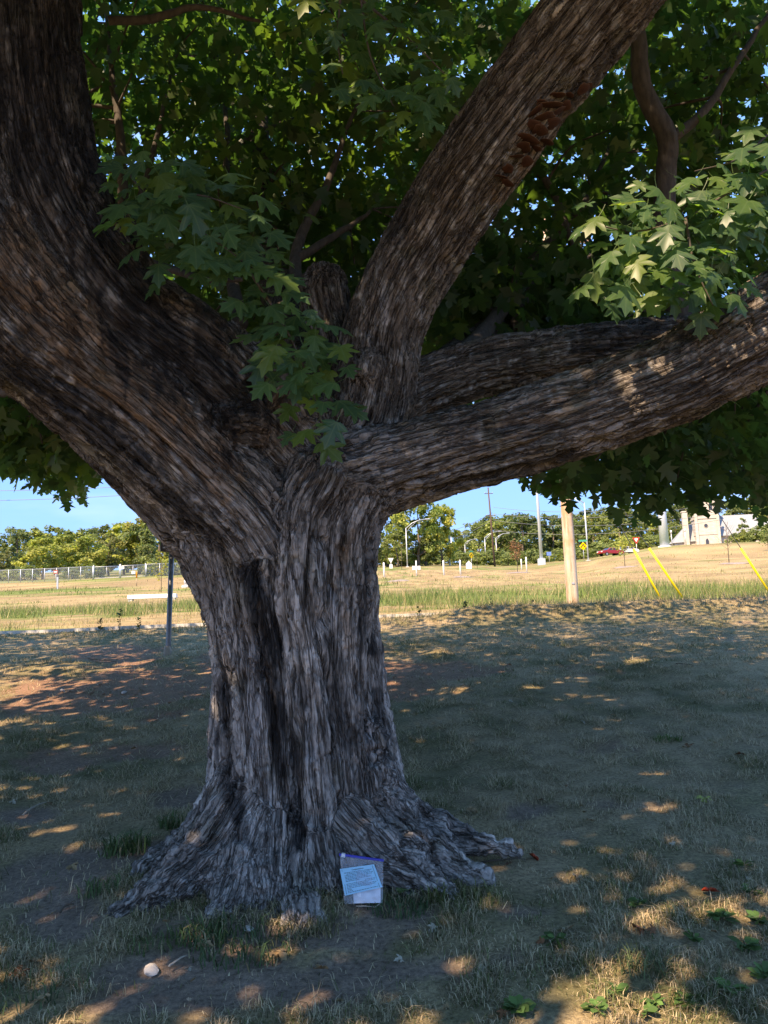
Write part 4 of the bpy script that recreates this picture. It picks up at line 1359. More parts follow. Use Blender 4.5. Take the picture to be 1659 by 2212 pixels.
# ---- bottle cap
b_ = GR(846, 1908)
m = MB(); m.tube([(0, 0, 0), (0, 0, .010), (0, 0, .012)], [.016, .015, .012], 16)
o = m.build('bottle_cap', simple('dull_metal', (.24, .26, .28), .5, .6, vary=.2), None, True)
o.location = b_ + Vector((0, 0, .012)); o.rotation_euler = (R(60), 0, R(10))
tag(o, 'dull grey bottle cap lying beside the zip bag', 'bottle cap')

# ---- fallen leaves
M_DEADS = {}
for nm, col_ in (('red', (.50, .055, .02)), ('tan', (.33, .21, .11)), ('pale', (.42, .37, .28)), ('rust', (.24, .09, .04)), ('lime', (.42, .46, .12)), ('green', (.10, .17, .06))):
    t = NT('fallen_leaf_' + nm); n_ = t.noise(4, 4, .6)
    M_DEADS[nm] = t.surf(t.bsdf(t.ramp(n_, [(.3, tuple(c_ * .65 for c_ in col_)), (.7, tuple(min(1, c_ * 1.25) for c_ in col_))]), .75, 0, .25))
LEAFM = {}
for nm, mt in M_DEADS.items():
    v, f = leaf_template(HALF, fold=.35, curl=.55)
    v[:, 2] += (vnoise(v[:, 0] * 4, v[:, 1] * 4, 0, len(nm)) - .5) * .3
    LEAFM[nm] = mesh_np('fallen_leaf', v, f.ravel(), np.full(len(f), 3), True); LEAFM[nm].materials.append(mt)
LL = {'tan': 'curled tan dead leaf lying on the lawn', 'pale': 'bleached pale dead leaf lying on the lawn', 'rust': 'dark rust-brown curled leaf lying on the lawn'}


def fallen(px_, py_, kind, size=.085, label=None):
    p_ = GR(px_, py_)
    o = bpy.data.objects.new('fallen_leaf', LEAFM[kind]); COL.objects.link(o)
    o.location = p_ + Vector((0, 0, .022)); o.scale = (size,) * 3
    o.rotation_euler = (random.uniform(-.5, .5), random.uniform(-.5, .5), random.uniform(0, 6.28))
    tag(o, label or LL[kind], 'leaf', None if label else kind + ' fallen leaves')


fallen(985, 1838, 'red', .09, 'bright red fallen leaf against the root tip beside grass blades')
fallen(1145, 1857, 'red', .08, 'red fallen leaf on bare turf past the end of the roots')
fallen(1522, 1937, 'red', .085, 'red fallen leaf far out on the lawn among clover')
fallen(1522, 1729, 'lime', .10, 'yellow-green fallen leaf lying in a sunlit patch')
fallen(862, 1938, 'green', .08, 'fresh green fallen leaf on grass beside the zip bag')
for a in ((1100, 1518), (1258, 1562), (1610, 1410), (1208, 1442), (1278, 1394), (1445, 1447), (870, 2085), (940, 2010), (1410, 1430), (25, 1737), (430, 1690)): fallen(*a, 'pale', random.uniform(.035, .06))
for a in ((430, 2052), (95, 2165), (60, 2090), (1280, 1780), (1540, 2150), (1485, 1620), (1240, 1900), (1010, 1760), (705, 2105), (1330, 1550), (590, 2075), (1230, 2020), (150, 1880), (296, 1620)): fallen(*a, 'tan', random.uniform(.05, .085))
for a in ((1610, 1637), (1487, 1617), (1095, 1440), (30, 2110), (1370, 2010)): fallen(*a, 'rust', random.uniform(.06, .09))

for k in range(46):
    p_ = (random.uniform(60, 1640), random.choice((random.uniform(1480, 1800), random.uniform(1800, 2200))))
    if 200 < p_[0] < 1060 and p_[1] < 2000: continue
    fallen(*p_, random.choice(('tan', 'tan', 'pale', 'rust')), random.uniform(.025, .05))
# ---- stones
M_STONE = simple('pale_stone', (.50, .46, .42), .9, vary=.3, scale=22, bdist=.01)
M_REDST = simple('red_stone', (.26, .15, .10), .9, vary=.3, scale=22, bdist=.01)
stm = []
for q in range(5):
    bm = bmesh.new(); bmesh.ops.create_icosphere(bm, subdivisions=2, radius=1)
    for v in bm.verts:
        k = .75 + .5 * float(vnoise(np.array([v.co.x * 1.6 + q * 7]), np.array([v.co.y * 1.6]), np.array([v.co.z * 1.6]), q)[0])
        v.co = Vector((v.co.x * k * 1.25, v.co.y * k, v.co.z * k * .62))
    me = bpy.data.meshes.new('stone'); bm.to_mesh(me); bm.free(); me.materials.append(M_STONE if q < 3 else M_REDST); stm.append(me)


def stone(px_, py_, r_, q, label, group=None):
    p_ = GR(px_, py_)
    o = bpy.data.objects.new('stone', stm[q]); COL.objects.link(o)
    o.location = p_ + Vector((0, 0, r_ * .25)); o.scale = (r_,) * 3; o.rotation_euler = (random.uniform(-.3, .3), random.uniform(-.3, .3), random.uniform(0, 6.28))
    tag(o, label, 'stone', group)


stone(327, 2103, .030, 0, 'white stone lying on the bare soil before the roots')
stone(537, 2010, .020, 1, 'small white stone in the grass at the foot of the roots')
stone(135, 1493, .035, 1, 'pale flat stone on the reddish worn bank behind the trunk')
stone(268, 1497, .030, 2, 'pale rounded stone lower on the reddish worn bank')
for k in range(34):
    stone(random.gauss(260, 110), random.gauss(1490, 34), random.uniform(.009, .022), 3 + k % 2, 'small reddish pebble scattered on the worn bank', 'pebbles on the worn bank')
for k in range(14):
    stone(random.gauss(930, 80), random.gauss(1455, 12), random.uniform(.010, .020), 3 + k % 2, 'small reddish pebble on the worn strip behind the trunk', 'pebbles behind the trunk')

# ---- sticks
M_STICKP = simple('bleached_stick', (.40, .34, .27), .9, vary=.25, scale=20)
M_STICKD = simple('dark_stick', (.10, .075, .055), .9, vary=.25, scale=20)
for a, b, r_, mt, lb in (((50, 1765), (100, 1738), .008, M_STICKP, 'bleached forked stick on the turf near the tree'), ((190, 1425), (250, 1432), .010, M_STICKD, 'long dark stick lying on the worn bank'), ((365, 2098), (405, 2074), .006, M_STICKP, 'thin pale twig on the grass before the roots'),
                         ((1040, 1870), (1135, 1862), .007, M_STICKD, 'dark twig pointing away from the root tip'), ((1395, 1976), (1440, 1980), .006, M_STICKD, 'short brown twig among clover on the lawn'), ((1460, 1436), (1500, 1440), .008, M_STICKD, 'dark curved twig lying up the slope'),
                         ((770, 1968), (826, 1958), .003, M_STICKP, 'dry straw stem lying under the zip bag'), ((130, 1980), (160, 1960), .007, M_STICKD, 'short dark stick beside the spreading root')):
    A, B = GR(*a), GR(*b)
    C_ = (A + B) / 2 + Vector((random.uniform(-.03, .03), random.uniform(-.03, .03), 0)); C_.z = gz(C_.x, C_.y)
    up = Vector((0, 0, .016))
    m = MB(); m.tube([A + up, A.lerp(C_, .5) + up * 1.3, C_ + up * 1.2, C_.lerp(B, .6) + up * 1.4, B + up], [r_, r_ * .9, r_ * .85, r_ * .7, r_ * .4], 6)
    m.tube([C_ + up, C_ + up * 2 + Vector((.04, .03, .004))], [r_ * .5, r_ * .25], 5)
    tag(m.build('stick', mt, None, True), lb, 'stick')

# ================================================================== GRASS
def blades(px_, py_, hgt, wid, lean, col, three):
    n = len(px_)
    z = ground_z(px_, py_) - .01
    az = RNG.uniform(0, 2 * math.pi, n)
    d = np.stack([np.cos(az), np.sin(az), np.zeros(n)], 1)
    fa = az + math.pi / 2 + RNG.normal(0, .5, n)
    s = np.stack([np.cos(fa), np.sin(fa), np.zeros(n)], 1) * (wid / 2)[:, None]
    b = np.stack([px_, py_, z], 1)
    up = np.array([0, 0, 1.0])
    m_ = b + up * (hgt * .6)[:, None] + d * (hgt * lean * .30)[:, None]
    t_ = b + up * (hgt * (1 - .35 * lean))[:, None] + d * (hgt * lean * .95)[:, None]
    if three:
        v = np.stack([b - s, b + s, m_ + s * .7, m_ - s * .7, t_], 1)
        f = np.array([(0, 1, 2), (0, 2, 3), (3, 2, 4)])
    else:
        v = np.stack([b - s, b + s, t_], 1)
        f = np.array([(0, 1, 2)])
    k = v.shape[1]
    return v.reshape(-1, 3), (f[None] + (np.arange(n) * k)[:, None, None]).reshape(-1, 3), np.repeat(col, k, 0)


t = NT('grass_blades')
gcolr = t.attr('col')
sh = t.bsdf(gcolr, .75, 0, .2)
tr = t.node('ShaderNodeBsdfTranslucent'); t.link(gcolr, tr.inputs['Color'])
mx = t.node('ShaderNodeMixShader'); mx.inputs[0].default_value = .25
t.link(sh, mx.inputs[1]); t.link(tr.outputs[0], mx.inputs[2])
M_GRASS = t.surf(mx.outputs[0])


def scatter(n, ya, yb, pw=1.0):
    y = ya + (yb - ya) * RNG.random(n) ** pw
    x = RNG.uniform(-1, 1, n) * (.56 * y + .35)
    return x, y


def green_frac(x, y):
    n1 = fbm(x * .55, y * .55, 0, 4, 21); n2 = fbm(x * 2.6, y * 2.6, 0, 4, 22)
    return sstep(.36, .80, .35 * n1 + .65 * n2 + .06 * sstep(9, 15, y))


def blade_col(g, n):
    straw = np.array([.60, .47, .295]) * RNG.uniform(.4, 1.2, (n, 1)); green = np.array([.125, .150, .058]) * RNG.uniform(.4, 1.6, (n, 1))
    return np.where((RNG.random(n) < .06 + .56 * g)[:, None], green, straw)


def lawn(n, ya, yb, hmin, hmax, wid, three, pw=1.0, keep=.06):
    x, y = scatter(n, ya, yb, pw)
    dmk = dirt_mask(x, y); clump = fbm(x * 6, y * 6, 0, 2, 44)
    k = RNG.random(n) < np.maximum((1 - dmk) * sstep(.30, .55, clump), keep)
    x, y, clump = x[k], y[k], clump[k]; n = len(x)
    h_ = RNG.uniform(hmin, hmax, n) * (.35 + 2.4 * clump ** 2.2)
    return blades(x, y, h_, RNG.uniform(.6, 1.3, n) * wid, RNG.uniform(.35, 1.7, n), blade_col(green_frac(x, y), n), three)


parts_ = [lawn(105000, 2.9, 6.2, .025, .062, .0042, True), lawn(120000, 6.2, 11, .03, .075, .007, False), lawn(85000, 11, 17.3, .035, .085, .011, False, keep=.1)]
# fringe along the crest of the lawn
n = 9000; x = RNG.uniform(-11, 12, n); y = RNG.uniform(16.6, 17.72, n) + .028 * np.maximum(x, -6) - .02
h_ = RNG.uniform(.05, .17, n) * (1 + .6 * sstep(0, 3, x)) * (.4 + 1.0 * fbm(x * 1.2, y * 1.2, 0, 3, 45))
parts_.append(blades(x, y, h_, np.full(n, .012), RNG.uniform(.2, 1.1, n), blade_col(np.full(n, .75), n) * .9, False))


# blades and straw creeping up to the roots
zg = ground_z(V2[:, 0], V2[:, 1])
w = np.where((np.abs(V2[:, 2] - zg) < .03) & (V2[:, 1] < 5.3))[0]
w = RNG.choice(w, 9000)
ax_ = RNG.uniform(0, 6.28, len(w)); rr_ = RNG.uniform(.0, .13, len(w))
x, y = V2[w, 0] + np.cos(ax_) * rr_, V2[w, 1] + np.sin(ax_) * rr_ - .03
k = fbm(x * 7, y * 7, 0, 2, 46) > .46
x, y = x[k], y[k]; n = len(x)
parts_.append(blades(x, y, RNG.uniform(.02, .085, n), np.full(n, .0045), RNG.uniform(.4, 1.8, n), blade_col(np.full(n, .55), n), True))


def merge(parts):
    vs, fs, cs, b = [], [], [], 0
    for v, f, c in parts:
        vs.append(v); fs.append(f + b); cs.append(c); b += len(v)
    return np.vstack(vs), np.vstack(fs), np.vstack(cs)


v, f, c = merge(parts_)
me = mesh_np('grass', v, f, np.full(len(f), 3)); set_col(me, 'col', c)
tag(link('grass', me, M_GRASS), 'short dry straw and green lawn grass under the tree', kind='stuff')

# tall meadow grass beyond the path
parts_ = []
for n, ya, yb, hm, wd in ((30000, 19.2, 24, .40, .014), (42000, 22, 36, .45, .022), (30000, 36, 62, .34, .04), (14000, 62, 112, .4, .09)):
    x, y = scatter(n, ya, yb, .8); x = x * 1.05
    m1 = fbm(x * .12, y * .22, 0, 4, 31); m2 = fbm(x * .5, y * 1.1, 0, 4, 32)
    bnd = np.exp(-((y - 27) / 6) ** 2) * .70 + np.exp(-((y - 66) / 7) ** 2) * .22 * sstep(10, -10, x)
    bnd = bnd + .9 * np.exp(-(((x + 36) / 10) ** 2 + ((y - 76) / 7) ** 2))
    g = sstep(.38, .8, bnd + (m1 - .5) * 1.1 + (m2 - .5) * 1.2 + .27)
    k = RNG.random(n) < (.3 + .7 * g) * sstep(.3, .55, fbm(x * .9, y * .9, 0, 2, 52))
    x, y, g = x[k], y[k], g[k]; n = len(x)
    col = np.where((RNG.random(n) < .1 + .75 * g)[:, None], np.array([.155, .215, .065]), np.array([.42, .33, .17])) * RNG.uniform(.7, 1.3, (n, 1))
    parts_.append(blades(x, y, RNG.uniform(.25, 1, n) * hm * (.45 + .8 * g), RNG.uniform(.6, 1.2, n) * wd, RNG.uniform(.1, .8, n), col, False))
v, f, c = merge(parts_)
me = mesh_np('meadow_grass', v, f, np.full(len(f), 3)); set_col(me, 'col', c)
tag(link('meadow_grass', me, M_GRASS), 'tall sunlit meadow grass beyond the footpath', kind='stuff')

# ---- grass tufts and leafy weeds that stand out
def tuft(px_, py_, n, rad, hmin, hmax, wid, label, col=(.075, .135, .050), group=None):
    p_ = GR(px_, py_)
    r_ = rad * np.sqrt(RNG.random(n)); a = RNG.uniform(0, 6.28, n)
    x, y = p_.x + r_ * np.cos(a), p_.y + r_ * np.sin(a) * .7
    cc_ = np.array(col) * RNG.uniform(.65, 1.45, (n, 1))
    cc_ = np.where((RNG.random(n) < .15)[:, None], np.array([.33, .27, .15]), cc_)
    v, f, c = blades(x, y, RNG.uniform(hmin, hmax, n), np.full(n, wid), RNG.uniform(.3, 1.2, n), cc_, True)
    v = v - np.array(p_)
    me = mesh_np('grass_tuft', v, f, np.full(len(f), 3)); set_col(me, 'col', c)
    o = link('grass_tuft', me, M_GRASS); o.location = p_
    tag(o, label, 'grass tuft', group)


tuft(375, 1788, 70, .10, .08, .18, .011, 'broad-bladed green tuft behind the spreading root')
tuft(270, 1840, 120, .16, .08, .20, .012, 'large dark green tuft beside the root flank')
tuft(215, 1925, 60, .12, .05, .12, .009, 'thin green tuft growing at the tip of the root flank')
tuft(440, 2025, 110, .16, .05, .13, .008, 'green tuft in the hollow between two front roots')
tuft(520, 2050, 200, .24, .04, .11, .007, 'wide dense tuft before the knobbly front root', (.055, .105, .045))
tuft(340, 2040, 60, .14, .04, .09, .007, 'sparse tuft beside the low splayed root')
tuft(700, 2010, 60, .10, .05, .12, .006, 'straw-tipped tuft beside the knobbly front root', (.16, .15, .07))
tuft(860, 1965, 150, .16, .04, .10, .007, 'dark green tuft below the zip bag', (.055, .115, .050))
tuft(940, 1945, 60, .07, .06, .13, .009, 'upright yellow-green tuft on the outer root', (.12, .15, .05))
tuft(985, 1865, 60, .08, .07, .15, .008, 'green blades growing beside the red leaf at the root')
tuft(1040, 1945, 70, .12, .05, .12, .008, 'yellowish tuft past the end of the outer root', (.16, .17, .07))
tuft(1440, 1600, 90, .14, .04, .09, .010, 'small bright green clump alone up the lawn', (.06, .15, .04))
tuft(60, 2150, 150, .25, .04, .10, .007, 'spreading green tuft at the edge of the bare soil', (.07, .12, .05))
tuft(1395, 2095, 120, .14, .05, .14, .006, 'fine grey-green tuft in the sunlit dry grass', (.10, .14, .06))
tuft(620, 1985, 40, .08, .05, .12, .006, 'few thin stems standing before the central roots', (.14, .13, .06))


def weed(loc, label, n, r_, leaf, up=.3, col=(.07, .13, .04), group=None, stem=0.0):
    """broad-leaved rosette or stalk"""
    vs, fs, cs_, b = [], [], [], 0
    tv = np.array([(0, 0, 0), (.28, .35, .05), (.30, .65, .06), (0, 1, -.02), (-.30, .65, .06), (-.28, .35, .05)]); tf = np.array([(0, 1, 2), (0, 2, 3), (0, 3, 4), (0, 4, 5)])
    pos = np.zeros((n, 3)); a = RNG.uniform(0, 6.28, n)
    rr = r_ * .12 * np.sqrt(RNG.random(n))
    pos[:, 0] = rr * np.cos(a); pos[:, 1] = rr * np.sin(a); pos[:, 2] = RNG.uniform(.01, .03, n) + stem * RNG.random(n)
    if stem: pos[:, :2] *= .3
    tip = unit(np.stack([np.cos(a), np.sin(a), RNG.uniform(-.1, up * 2, n)], 1)); nrm = unit(np.array([0, 0, 1.]) + RNG.normal(size=(n, 3)) * .35)
    v, f = place_leaves(tv, tf, pos, tip, nrm, RNG.uniform(.6, 1.3, n) * leaf)
    c = np.repeat(np.array(col) * RNG.uniform(.6, 1.5, (n, 1)), len(tv), 0)
    if stem:
        m_ = MB(); m_.tube([(0, 0, -.03), (.02, 0, stem * .5), (.05, 0, stem)], [.006, .005, .003], 5)
        f = np.vstack([f, np.array([(q[0] + len(v), q[1] + len(v), q[2] + len(v)) for q in m_.f if len(q) == 4] + [(q[0] + len(v), q[2] + len(v), q[3] + len(v)) for q in m_.f if len(q) == 4])])
        c = np.vstack([c, np.tile([.09, .08, .04], (len(m_.v), 1))]); v = np.vstack([v, np.array(m_.v)])
    me = mesh_np('weed', v, f, np.full(len(f), 3)); set_col(me, 'col', c)
    o = link('weed', me, M_GRASS); o.location = loc
    tag(o, label, 'weed', group)


for k, (a, b) in enumerate(((1330, 2153), (1415, 2178), (1480, 2173), (1390, 2198), (1610, 1878), (1625, 1935), (1650, 2118), (1610, 2053), (1560, 1990), (1640, 2000), (1200, 2040), (1380, 1960), (1290, 2190), (1120, 2190), (1580, 2150), (1500, 2040))):
    weed(GR(a, b), 'low broad-leaved green weed rosette in the dry lawn', random.randint(10, 22), random.uniform(.06, .12), random.uniform(.040, .066), .25, (.075, .155, .045), 'broad-leaved weeds in the lawn')
for k, (a, yy, h_) in enumerate(((258, 17.4, .42), (216, 17.5, .22), (300, 17.3, .25), (1005, 17.5, .20), (1062, 17.5, .28), (905, 17.4, .2), (440, 17.3, .25), (1150, 17.6, .2))):
    weed(G(a, yy), 'tall leggy weed stalk at the lawn crest before the footpath', 26, .12, .07, .6, (.055, .09, .035), 'weed stalks at the lawn crest', h_)
# ================================================================== BEYOND THE PATH
M_STEEL = simple('galvanised_steel', (.50, .53, .56), .45, .55, .5, vary=.08, scale=3)
M_STEELB = simple('pale_blue_grey_steel', (.58, .63, .68), .4, .35, .5, vary=.06, scale=.7, stretch=(3, 3, .2))
M_WHITE = simple('white_paint', (.78, .78, .76), .6, vary=.05)
M_YEL = simple('yellow_plastic', (.80, .58, .03), .45, spec=.4, vary=.08)
M_YSIGN = simple('yellow_sign', (.85, .55, .01), .45, vary=.05)
M_GSIGN = simple('green_sign', (.02, .30, .20), .5, vary=.05)
M_RSIGN = simple('red_sign', (.55, .03, .03), .5, vary=.05)
M_BLACK = simple('black_paint', (.015, .015, .015), .6, vary=.1)
M_WIRE = simple('wire', (.20, .21, .22), .6, .3, vary=.1)
M_PIPE = simple('dull_post_steel', (.16, .165, .17), .45, .6, .4, vary=.2, scale=10)
M_DKBOX = simple('dark_box', (.035, .030, .026), .7, vary=.3, scale=14)
t = NT('pole_wood')
w1 = t.noise(9, 6, .7, mapping=(1, 1, .06)); w2 = t.noise(1.4, 4, .6)
cw = t.ramp(w1, [(.34, (.26, .16, .10)), (.46, (.52, .38, .28)), (.6, (.62, .50, .40)), (.7, (.40, .27, .18))])
cw = t.mix(t.ramp(w2, [(.48, (0, 0, 0)), (.62, (.6, .6, .6))]), cw, (.50, .25, .11))
M_POLE = t.surf(t.bsdf(cw, .85, 0, .2, bump=w1, bdist=.01))
M_DPOLE = simple('dark_pole_wood', (.10, .065, .05), .9, vary=.25, scale=4)
M_MULCH = simple('mulch', (.27, .22, .19), .95, vary=.4, scale=8, bdist=.05)


def lean(o, ax=0, ay=0):
    o.rotation_euler = (R(ax), R(ay), o.rotation_euler[2]); return o


# ---- wooden utility pole
b_ = G(1238, 20.6)
up_ = thing('utility_pole', 'thick new wooden utility pole with orange-brown grain standing at the path edge', 'utility pole', b_)
m = MB(); m.tube([(0, 0, -.3), (0, 0, 0), (0, 0, 3), (-.02, 0, 6), (-.05, 0, 11)], [.165, .16, .152, .143, .12], 20)
m.build('pole', M_POLE, up_, True)
m = MB(); m.box(-.035, .035, -.17, -.15, .55, .60); m.build('tag_plate', M_STEEL, up_)
m = MB(); m.box(-1.2, 1.2, -.06, .06, 10.2, 10.32); m.build('cross_arm', M_POLE, up_)
top = b_ + Vector((-.05, 0, 10.6))

# ---- guy wires with yellow guards
for k, ((bx, bY), (tx, ty), lb) in enumerate((((1433, 20.4), (1368, 1186), 'yellow guy-wire guard slanting up towards the pole, lower of the pair'), ((1480, 20.8), (1402, 1184), 'yellow guy-wire guard slanting beside the first, farther from the pole'), ((1668, 21.0), (1600, 1184), 'yellow guy-wire guard alone down the hill below the church'))):
    B = G(bx, bY); Tp = Vector(P(tx, ty, bY + .1))
    d = (Tp - B)
    gw = thing('guy_wire', lb, 'guy wire', B, 0, 'yellow guarded guy wires')
    m = MB(); m.tube([Vector((0, 0, 0)) - d.normalized() * .15, d * .5, d], [.030, .032, .032], 10); m.build('guard', M_YEL, gw, True)
    m = MB(); m.tube([d, d.normalized() * 13.0], .011, 6); m.build('wire', M_WIRE, gw, True)

# ---- steel post with dark box on the lawn
b_ = G(362, 13.9)
po = thing('box_post', 'slim grey steel post carrying a dark box beside the leaning trunk', 'post', b_)
hp = 1.93
m = MB(); m.tube([(0, 0, -.1), (.01, 0, .1), (.07, 0, hp)], [.052, .045, .045], 14); m.build('pole', M_PIPE, po, True)
m = MB(); m.tube([(0, 0, -.1), (0, 0, .06), (0, 0, .16)], [.075, .07, .055], 14); m.build('footing', simple('dirty_concrete', (.33, .28, .23), .9), po, True)
bo = MB(); bo.box(-.10, .24, -.12, .14, hp - .08, hp + .30); bo = bo.build('box', M_DKBOX, po, False, .01)
for k in range(5):
    m = MB(); m.box(-.06, .03, -.132, -.121, hp - .03 + k * .055, hp - .005 + k * .055); m.build('slat', M_PIPE, bo)
m = MB(); m.box(.06, .20, -.128, -.121, hp - .03, hp + .22); m.build('panel', simple('box_panel', (.11, .09, .07), .6), bo)
m = MB(); m.prism([(-.16, hp + .30), (.30, hp + .30), (.07, hp + .46)], -.16, .18); m.build('roof', M_DKBOX, po)

# ---- low concrete slab seat
b_ = G(325, 46)
sb = thing('slab_bench', 'long low white concrete slab bench in the meadow', 'bench', b_, R(2))
m = MB(); m.box(-1.30, 1.55, -.22, .22, .12, .36); m.build('seat', M_WHITE, sb, False, .02)
for x in (-1.15, 1.35):
    m = MB(); m.box(x - .12, x + .12, -.18, .18, -.15, .12); m.build('leg', M_CONC, sb)

# ---- chain-link fence
t = NT('chain_link')
tc = t.node('ShaderNodeTexCoord'); sp = t.node('ShaderNodeSeparateXYZ'); t.link(tc.outputs['UV'], sp.inputs[0])
ws = []
for sg in (1, -1):
    q = t.math('ADD', sp.outputs['X'], t.math('MULTIPLY', sp.outputs['Y'], float(sg)))
    fr = t.math('FRACT', t.math('MULTIPLY', q, 9.0)); ws.append(t.math('LESS_THAN', fr, .11))
mk = t.math('MAXIMUM', ws[0], ws[1])
ms = t.bsdf((.45, .47, .48), .5, .5)
tp = t.node('ShaderNodeBsdfTransparent'); mx = t.node('ShaderNodeMixShader')
t.link(mk, mx.inputs[0]); t.link(tp.outputs[0], mx.inputs[1]); t.link(ms, mx.inputs[2])
M_LINK = t.surf(mx.outputs[0])


def net(pts, h0, h1, name, parent):
    vs, fs, uv, L = [], [], [], 0
    for i, q in enumerate(pts):
        if i: L += (Vector(q) - Vector(pts[i - 1])).length
        vs += [Vector(q) + Vector((0, 0, h0)), Vector(q) + Vector((0, 0, h1))]; uv += [(L, h0), (L, h1)]
        if i: fs.append((2 * i - 2, 2 * i, 2 * i + 1, 2 * i - 1))
    me = bpy.data.meshes.new(name); me.from_pydata(vs, [], fs)
    ul = me.uv_layers.new(name='UVMap')
    for lp in me.loops: ul.data[lp.index].uv = uv[lp.vertex_index]
    return link(name, me, M_LINK, parent)


def fence(cols, label, hgt=1.9):
    base = G(*cols[0]); f_ = thing('chain_link_fence', label, 'fence', base)
    pts = [G(*c_) - base for c_ in cols]
    for q in pts:
        m = MB(); m.tube([q + Vector((0, 0, -.2)), q + Vector((0, 0, hgt + .06))], .05, 7); m.build('post', M_STEEL, f_, True)
    m = MB(); m.tube([q + Vector((0, 0, hgt)) for q in pts], .035, 6); m.build('top_rail', M_STEEL, f_, True)
    net(pts, .05, hgt, 'mesh', f_)
    return f_


fence([(-60 + 26 * k, 108 + .5 * k) for k in range(11)], 'long galvanised chain-link fence run before the yellow-green trees')
fence([(316, 116), (345, 117), (375, 118), (405, 119), (440, 120)], 'short chain-link fence run between the gate and the big trunk')
for (a, b), lb in (((202, 258), 'closed chain-link gate leaf next to the long fence run'), ((260, 314), 'closed chain-link gate leaf with white notice plates')):
    A, B = G(a, 114), G(b, 115.5); g_ = thing('chain_link_gate', lb, 'gate', A)
    D = B - A
    for q in (Vector((0, 0, 0)), D):
        m = MB(); m.tube([q + Vector((0, 0, -.2)), q + Vector((0, 0, 2.1))], .085 if q.length < 1 else .06, 8); m.build('gate_post', M_STEEL, g_, True)
    m = MB(); m.tube([Vector((0, 0, .15)), D + Vector((0, 0, .15)), D + Vector((0, 0, 1.85)), Vector((0, 0, 1.85)), Vector((0, 0, .15))], .04, 6); m.build('gate_frame', M_STEEL, g_, True)
    m = MB(); m.tube([D * .5 + Vector((0, 0, .15)), D * .5 + Vector((0, 0, 1.85))], .035, 6); m.build('brace', M_STEEL, g_, True)
    net([Vector((0, 0, 0)), D], .15, 1.85, 'mesh', g_)
    if a == 260:
        for u, z in ((.08, 1.55), (.52, .75)):
            c_ = D * u + Vector((0, -.08, z)); m = MB(); m.box(c_.x - .28, c_.x + .28, c_.y - .02, c_.y, c_.z - .2, c_.z + .2); m.build('notice_plate', M_WHITE, g_)


def sign_post(name, px_, Y, h, label, cat, r_=.035, rz=0, mat=None):
    o = thing(name, label, cat, G(px_, Y), rz)
    m = MB(); m.tube([(0, 0, -.2), (0, 0, h)], r_, 8); m.build('post', mat or M_STEEL, o, True)
    return o


o = sign_post('notice_sign', 120, 104, 1.75, 'small red notice sign before the long fence run', 'sign'); m = MB(); m.box(-.3, .3, -.06, -.04, 1.25, 1.75); m.build('face', simple('faded_red', (.35, .10, .09), .6), o)
m = MB(); m.box(-.2, .2, -.066, -.061, 1.42, 1.58); m.build('white_band', M_WHITE, o)
o = thing('marker_post', 'short grey marker post standing in meadow before the fence', 'marker post', G(124, 84)); m = MB(); m.box(-.09, .09, -.05, .05, -.1, 1.35); m.build('body', M_STEEL, o); m = MB(); m.box(-.11, .11, -.06, .06, 1.3, 1.5); m.build('cap', M_PIPE, o)
o = thing('marker_post', 'orange topped marker post before the gate', 'marker post', G(295, 86)); m = MB(); m.tube([(0, 0, -.1), (0, 0, .9)], .05, 8); m.build('body', simple('weathered_wood', (.36, .27, .17), .9), o, True); m = MB(); m.tube([(0, 0, .9), (0, 0, 1.5), (0, 0, 1.6)], [.08, .08, .05], 8); m.build('cap', simple('orange_plastic', (.75, .28, .03), .5), o, True)
o = thing('marker_post', 'steel lamp column on concrete base beside the big trunk', 'lamp column', G(402, 78)); m = MB(); m.tube([(0, 0, .2), (0, 0, 9)], [.16, .11], 12); m.build('pole', M_STEELB, o, True); m = MB(); m.tube([(0, 0, -.2), (0, 0, .12), (0, 0, .2)], [.45, .45, .25], 12); m.build('base', M_CONC, o, True); m = MB(); m.tube([(0, 0, .2), (0, 0, .75)], [.22, .2], 10); m.build('shroud', M_STEEL, o, True)
o.name = 'lamp_column'


# ---- street lamps with curved arms
def lamp(px_, Y, h, arm, label, r_=.11, h2=None):
    o = thing('street_lamp', label, 'street lamp', G(px_, Y), 0, 'street lamps round the junction')
    m = MB(); m.tube([(0, 0, -.2), (0, 0, h)], [r_, r_ * .75], 10); m.build('pole', M_STEELB, o, True)
    s = 1 if arm > 0 else -1; A = abs(arm)
    m = MB(); m.tube([(0, 0, h - .1), (s * A * .3, 0, h + A * .22), (s * A * .65, 0, h + A * .36), (s * A, 0, h + A * .40)], [.075, .065, .055, .05], 8)
    a_o = m.build('arm', M_STEELB, o, True)
    m = MB(); m.tube([(0, 0, h - .9), (s * A * .2, 0, h - .35 + A * .1), (s * A * .5, 0, h + A * .27)], .035, 6); m.build('strut', M_STEELB, a_o, True)
    m = MB(); m.box(s * A - .15, s * A + s * .75 if s > 0 else s * A + .15, -.14, .14, h + A * .40 - .06, h + A * .40 + .10) if s > 0 else m.box(s * A - .75, s * A + .15, -.14, .14, h + A * .40 - .06, h + A * .40 + .10)
    m.build('lamp_head', M_STEELB, o, False, .03)
    m = MB(); m.box(-.3, .3, -.3, .3, -.3, .12); m.build('base', M_CONC, o)


